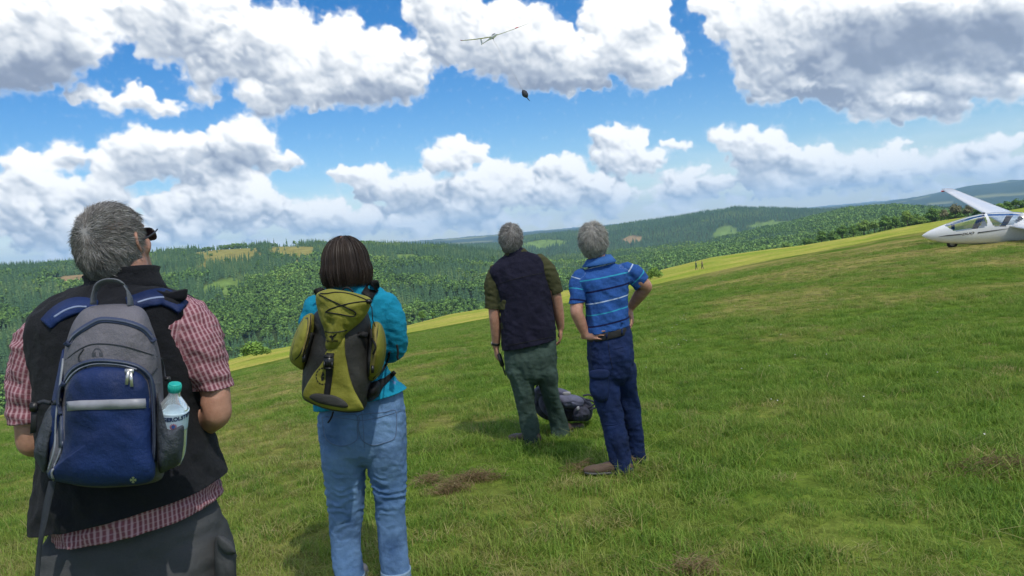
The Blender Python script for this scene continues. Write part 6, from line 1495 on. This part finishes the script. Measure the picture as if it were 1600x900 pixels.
# ------------------------------------------------------------------ far field: walkers, bale, bushes and edge trees
def walker(px, py, h, yaw, cloth, label):
    b_ = ground_hit(px, py); root = empty('person', tuple(b_)); tag(root, label, 'person'); f = W(math.sin(yaw), math.cos(yaw), 0); r = W(math.cos(yaw), -math.sin(yaw), 0); z = lambda a: b_ + W(0, 0, a * h)
    ps = [loft(limb([(z(.93), .085), (z(.86), .055), (z(.81), .07)]), 10, 3), loft([(z(.82), r * .12, f * .08), (z(.78), r * .20, f * .11), (z(.62), r * .17, f * .11), (z(.5), r * .17, f * .12)], 12, 3)]
    for sg in (-1, 1):
        ps.append(loft(limb([(z(.5) + r * .08 * sg, .085), (z(.27) + r * .09 * sg + f * .10 * sg, .060), (z(.04) + r * .09 * sg + f * .16 * sg, .045)]), 10, 3)); ps.append(loft(limb([(z(.79) + r * .19 * sg, .05), (z(.63) + r * .24 * sg - f * .05 * sg, .04), (z(.47) + r * .24 * sg + f * .05, .035)]), 8, 3)); ps.append(loft(limb([(z(.03) + r * .09 * sg + f * (.16 * sg - .06), .045), (z(.02) + r * .09 * sg + f * (.16 * sg + .16), .035)]), 8, 2))
    garment('body', ps, SKIN, root, .022, 2, uv=False)
    garment('coat', [loft([(z(.83), r * .13, f * .10), (z(.78), r * .22, f * .13), (z(.62), r * .20, f * .13), (z(.47), r * .20, f * .15)], 12, 3)] + [loft(limb([(z(.79) + r * .19 * sg, .065), (z(.63) + r * .24 * sg - f * .05 * sg, .055), (z(.50) + r * .24 * sg + f * .04, .05)]), 8, 3) for sg in (-1, 1)], cloth[0], root, .022, 2, uv=False)
    garment('trousers', [loft(limb([(z(.52) + r * .08 * sg, .10), (z(.27) + r * .09 * sg + f * .10 * sg, .075), (z(.05) + r * .09 * sg + f * .16 * sg, .06)]), 10, 3) for sg in (-1, 1)], cloth[1], root, .022, 2, uv=False)
    part('hair', *loft([(z(.955), r * .07, f * .07), (z(.97), r * .098, f * .10), (z(1.0), r * .07, f * .07)], 10, 3)[:2], BROWN_HAIR, root)
wd = fabric('walker_dark_cloth', (.03, .035, .045))[0]; wb = fabric('walker_green_cloth', (.05, .09, .07))[0]; wt = fabric('walker_tan_cloth', (.16, .12, .09))[0]
walker(1088, 421.5, 1.75, 1.2, (wb, wd), 'tiny distant walker in dark green, left of two people on the sunlit field')
walker(1097.5, 420.5, 1.70, 1.4, (wt, wd), 'tiny distant walker in brown, right of two people on the sunlit field')
def bale():
    c = ground_hit(1230, 385.5); root = empty('hay_bale', tuple(c)); tag(root, 'small tan round hay bale at the far edge of the sunlit field', 'hay bale'); a = unit(W(.8, .6, 0)); X = unit(np.cross(a, [0, 0, 1])); st = plain('hay', (.42, .33, .18), .95)
    part('bale_roll', *loft([(c + W(0, 0, .62) - a * .6, X * .62, W(0, 0, .62)), (c + W(0, 0, .64) - a * .2, X * .66, W(0, 0, .66)), (c + W(0, 0, .64) + a * .2, X * .66, W(0, 0, .66)), (c + W(0, 0, .62) + a * .6, X * .62, W(0, 0, .62))], 24, 3, 2, True)[:2], st, root)
    for s_ in (-.3, .3): part('twine', *loft([(c + W(0, 0, .64) + a * (s_ - .02), X * .675, W(0, 0, .675)), (c + W(0, 0, .64) + a * (s_ + .02), X * .675, W(0, 0, .675))], 24, 2, 2, False)[:2], plain('twine', (.10, .12, .2), .8), root)
bale()
def edge(px, topy, D, kind, label, cat='tree', name=None, group=None, h=None, var=None):
    p = P(px, 400, D); a = math.atan2(p[0], p[1]); x, y = math.sin(a) * D, math.cos(a) * D; z = gz(x, y)
    v = P(px, topy, y); hh = h or max(1.5, v[2] - z)
    return tree(x, y, kind, hh, label, group, cat, name, var)
edge(378, 541, 113, 'bus', 'round yellow green bush standing alone behind the left man at the field edge', 'bush', 'bush', h=4.3)
edge(397, 548, 121, 'bus', 'small yellow green bush just right of the round lone bush', 'bush', 'bush', h=2.4)
edge(1021, 417, 158, 'bus', 'bright green bush beside the elbow of the man in the striped polo', 'bush', 'bush', h=3.8)
edge(1009, 421, 162, 'bus', 'smaller bright green bush left of the one by the polo elbow', 'bush', 'bush', h=2.8)
for (px, ty, D, k, lb) in ((650,484,205,'bro','round broadleaf tree just right of the woman, leftmost of the small edge row'),(668,486,200,'bro','middle broadleaf tree of the small row right of the woman'),(688,487,204,'bro','low broadleaf tree ending the small row right of the woman'),(758,462,215,'bro','dark broadleaf tree behind the left arm of the man in green trousers'),(885,447,200,'bro','broadleaf tree between the two standing men beyond the field')):
    edge(px, ty, D, k, lb)
for i, (px, ty, k) in enumerate(((1268,374,'bro'),(1285,366,'bro'),(1302,361,'bro'),(1318,357,'bro'),(1335,351,'bro'),(1352,348,'bro'),(1368,345,'bro'),(1385,342,'bro'),(1402,338,'bro'),(1420,334,'bro'),(1440,332,'bus'),(1460,330,'bro'),(1478,328,'dry'),(1496,323,'dry'),(1516,321,'dry'),(1538,318,'dry'),(1565,318,'bro'),(1590,316,'bro'),(1625,312,'bro'))):
    edge(px, ty - 3 - 5 * (i % 2), 372 + 11 * (i % 3), k, {'bro': 'green broadleaf tree in the hedge line behind the sunlit field', 'bus': 'pale yellow green tree in the hedge line left of the glider nose', 'dry': 'greyish brown sparse tree behind the parked glider canopy'}[k], group={'bro': 'hedge line trees behind the sunlit field', 'bus': None, 'dry': 'brownish trees behind the parked glider'}[k], name='broadleaf_tree')

# ------------------------------------------------------------------ grass
def field_k(X, Y):
    r = np.hypot(X, Y); n1 = fbm(X / 7, Y / 7, 4, 500); n2 = fbm(X / 1.6, Y / 1.6, 3, 510); n3 = fbm(X / 30, Y / 30, 3, 520)
    return np.clip(1.9 * (n1 + .5 * n2 + .45 * n3 - .02) + .3 * np.clip((X - 2) / 12, 0, 1) + .4 * np.clip((X - 3) / 5, 0, 1) * np.clip((r - 9) / 6, 0, 1) - .1, 0, 1) * np.clip(r / 9, .1, 1), n1, n2
def blade_mat(name, cols):
    m, n, l, b = new_mat(name); oi = N(n, 'ShaderNodeObjectInfo'); at = N(n, 'ShaderNodeAttribute', attribute_name='tone')
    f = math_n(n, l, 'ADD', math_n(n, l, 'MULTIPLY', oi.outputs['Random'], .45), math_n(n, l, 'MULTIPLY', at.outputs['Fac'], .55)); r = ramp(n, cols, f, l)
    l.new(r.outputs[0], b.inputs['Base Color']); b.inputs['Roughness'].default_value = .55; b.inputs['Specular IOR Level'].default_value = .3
    tl = N(n, 'ShaderNodeBsdfTranslucent'); l.new(r.outputs[0], tl.inputs[0]); mx = N(n, 'ShaderNodeMixShader'); mx.inputs[0].default_value = .45; l.new(b.outputs[0], mx.inputs[1]); l.new(tl.outputs[0], mx.inputs[2]); l.new(mx.outputs[0], n['Material Output'].inputs[0])
    return m
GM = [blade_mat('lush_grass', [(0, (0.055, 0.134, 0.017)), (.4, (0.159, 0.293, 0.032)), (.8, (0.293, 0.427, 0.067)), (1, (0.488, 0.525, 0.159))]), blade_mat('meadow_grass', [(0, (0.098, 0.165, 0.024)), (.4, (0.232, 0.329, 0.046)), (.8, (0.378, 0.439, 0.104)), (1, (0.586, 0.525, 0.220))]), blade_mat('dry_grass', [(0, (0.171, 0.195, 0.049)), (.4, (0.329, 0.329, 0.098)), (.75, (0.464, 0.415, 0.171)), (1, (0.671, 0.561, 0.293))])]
def tuft(seed, mat, nb, R, h0, lean):
    g = np.random.default_rng(seed); V = []; Fc = []; T = []
    for k in range(nb):
        a = g.uniform(0, 6.283); rr = R * math.sqrt(g.random()); b = np.array([math.cos(a) * rr, math.sin(a) * rr, -.01]); d = g.uniform(0, 6.283); dv = np.array([math.cos(d), math.sin(d), 0]); sd = np.array([-dv[1], dv[0], 0])
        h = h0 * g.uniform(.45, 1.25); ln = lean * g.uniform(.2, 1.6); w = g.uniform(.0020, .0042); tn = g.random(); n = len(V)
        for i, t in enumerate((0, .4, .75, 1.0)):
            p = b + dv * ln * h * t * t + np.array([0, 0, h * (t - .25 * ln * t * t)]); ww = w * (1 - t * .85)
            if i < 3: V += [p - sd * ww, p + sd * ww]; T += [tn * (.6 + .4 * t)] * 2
            else: V.append(p); T.append(tn)
        Fc += [(n, n + 1, n + 3, n + 2), (n + 2, n + 3, n + 5, n + 4), (n + 4, n + 5, n + 6)]
    o = proto('tuft', V, Fc, [mat]); attr_f(o.data, 'tone', T); return o
def build_grass():
    g = np.random.default_rng(77)
    protos = []
    spec = [(0, .072, .8), (0, .092, 1.0), (0, .06, 1.2), (1, .075, .9), (1, .09, .8), (1, .06, 1.2), (2, .06, 1.1), (2, .075, 1.3), (2, .15, 1.2)]
    for i, (m, h, ln) in enumerate(spec):
        o = tuft(200 + i, GM[m], 7 if i == 8 else 64, .13, h, ln); o.name = 'tuft_%d' % i; protos.append(o)
    pts = []
    for (r0, r1, den) in ((.9, 4, 120), (4, 8, 105), (8, 14, 70), (14, 26, 34), (26, 44, 14)):
        n = int((r1 ** 2 - r0 ** 2) * .5 * rad(112) * den); a = g.uniform(rad(-56), rad(56), n); r = np.sqrt(g.uniform(r0 ** 2, r1 ** 2, n)); pts.append(np.stack([np.sin(a) * r, np.cos(a) * r], 1))
    p = np.concatenate(pts); x, y = p[:, 0], p[:, 1]; r = np.hypot(x, y); kd, n1, n2 = field_k(x, y)
    lush = fbm(x / 1.1, y / 1.1, 3, 700)
    u = g.random(len(x)); k2 = np.clip(kd * 1.1 + .06, 0, .9)
    kind = np.where(u < k2 * .6, 2, np.where(u < k2 * .6 + .30 + .5 * kd, 1, 0))
    idx = np.where(kind == 0, g.integers(0, 3, len(x)), np.where(kind == 1, g.integers(3, 6, len(x)), g.integers(6, 8, len(x)))); idx = np.where(g.random(len(x)) < .04, 8, idx)
    sc = (1.0 + .75 * lush + .25 * n2) * g.uniform(.75, 1.2, len(x)) * np.where(r > 14, np.interp(r, [14, 44], [1, 1.8]), 1.0) * (1 - .35 * kd) * np.interp(r, [4, 12], [1.0, .82])
    sc = np.clip(sc, .35, 2.2)
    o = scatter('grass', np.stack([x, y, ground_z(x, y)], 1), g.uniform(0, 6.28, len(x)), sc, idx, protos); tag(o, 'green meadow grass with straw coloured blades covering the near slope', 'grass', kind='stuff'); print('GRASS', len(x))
    # patches of dead cut grass
    for (px, py, w, dp, n, lb) in ((742, 752, .17, .07, 600, 'brown clump of dead cut grass on the lawn between the woman and the polo man'), (672, 757, .13, .06, 320, 'paler brown patch of dead grass just right of the woman'), (708, 769, .12, .06, 350, 'small brown tuft of dead grass in front of the larger clump'), (905, 738, .14, .07, 200, 'thin scatter of dead grass left of the polo man shoes'), (1085, 897, .14, .05, 260, 'reddish brown bare patch with dead grass at the bottom edge'), (1560, 735, .35, .14, 450, 'wide brown patch of dead grass at the right edge')):
        c = ground_hit(px, py); root_pts = np.stack([c[0] + w * g.normal(size=n) * .5, c[1] + dp * g.normal(size=n) * .5], 1); z = ground_z(root_pts[:, 0], root_pts[:, 1]); q = np.clip(1 - ((root_pts[:, 0] - c[0]) / w) ** 2 - ((root_pts[:, 1] - c[1]) / dp) ** 2, 0, 1)
        b = np.stack([root_pts[:, 0], root_pts[:, 1], z + (.02 + .055 * q) * g.random(n)], 1); a = g.uniform(0, 6.28, n); L_ = g.uniform(.03, .09, n); dv = np.stack([np.cos(a), np.sin(a), g.normal(size=n) * .35], 1)
        P0 = np.stack([b, b + dv * (L_ * .5)[:, None] + np.array([0, 0, .012]), b + dv * L_[:, None]], 1); rt = empty('dead_grass_clump', tuple(c)); bpy.data.objects.remove(rt)
        side = np.cross(P0[:, -1] - P0[:, 0], g.normal(size=(n, 3))); side /= np.linalg.norm(side, axis=1, keepdims=True); k = 3; V = np.stack([P0 - side[:, None] * .0014, P0 + side[:, None] * .0014], 2).reshape(-1, 3) - c; bb = (np.arange(n) * 6)[:, None] + (np.arange(2) * 2)[None]
        o = link('dead_grass_clump', V, np.stack([bb, bb + 1, bb + 3, bb + 2], -1).reshape(-1, 4), [DEADM]); o.location = Vector(c); attr_f(o.data, 'tone', np.repeat(g.random(n), 6)); tag(o, lb, 'dead grass')
    # daisies
    fl = [(1035 + 42 * g.normal(), 520 + 26 * g.normal()) for _ in range(22)] + [(g.uniform(900, 1590), g.uniform(480, 700)) for _ in range(14)]; V = []; Fc = []
    for (px, py) in fl:
        c = ground_hit(px, max(py, 430)); c = c + W(0, 0, .07); n = len(V); a0 = g.uniform(0, 6)
        for k in range(8): V.append(c + W(math.cos(a0 + k * .785) * .007, math.sin(a0 + k * .785) * .007, .004 * math.sin(k * 2) + .004))
        V.append(c); Fc += [[n + 8, n + k, n + (k + 1) % 8] for k in range(8)]
    o = link('daisies', V, Fc, [plain('white_petals', (.75, .75, .72), .7)]); tag(o, 'scattered small white daisies in the grass', 'flowers', kind='stuff')
DEADM = blade_mat('dead_grass', [(0, (.12, .08, .04)), (.5, (.26, .18, .09)), (1, (.44, .34, .19))])
build_grass()
build_forest()
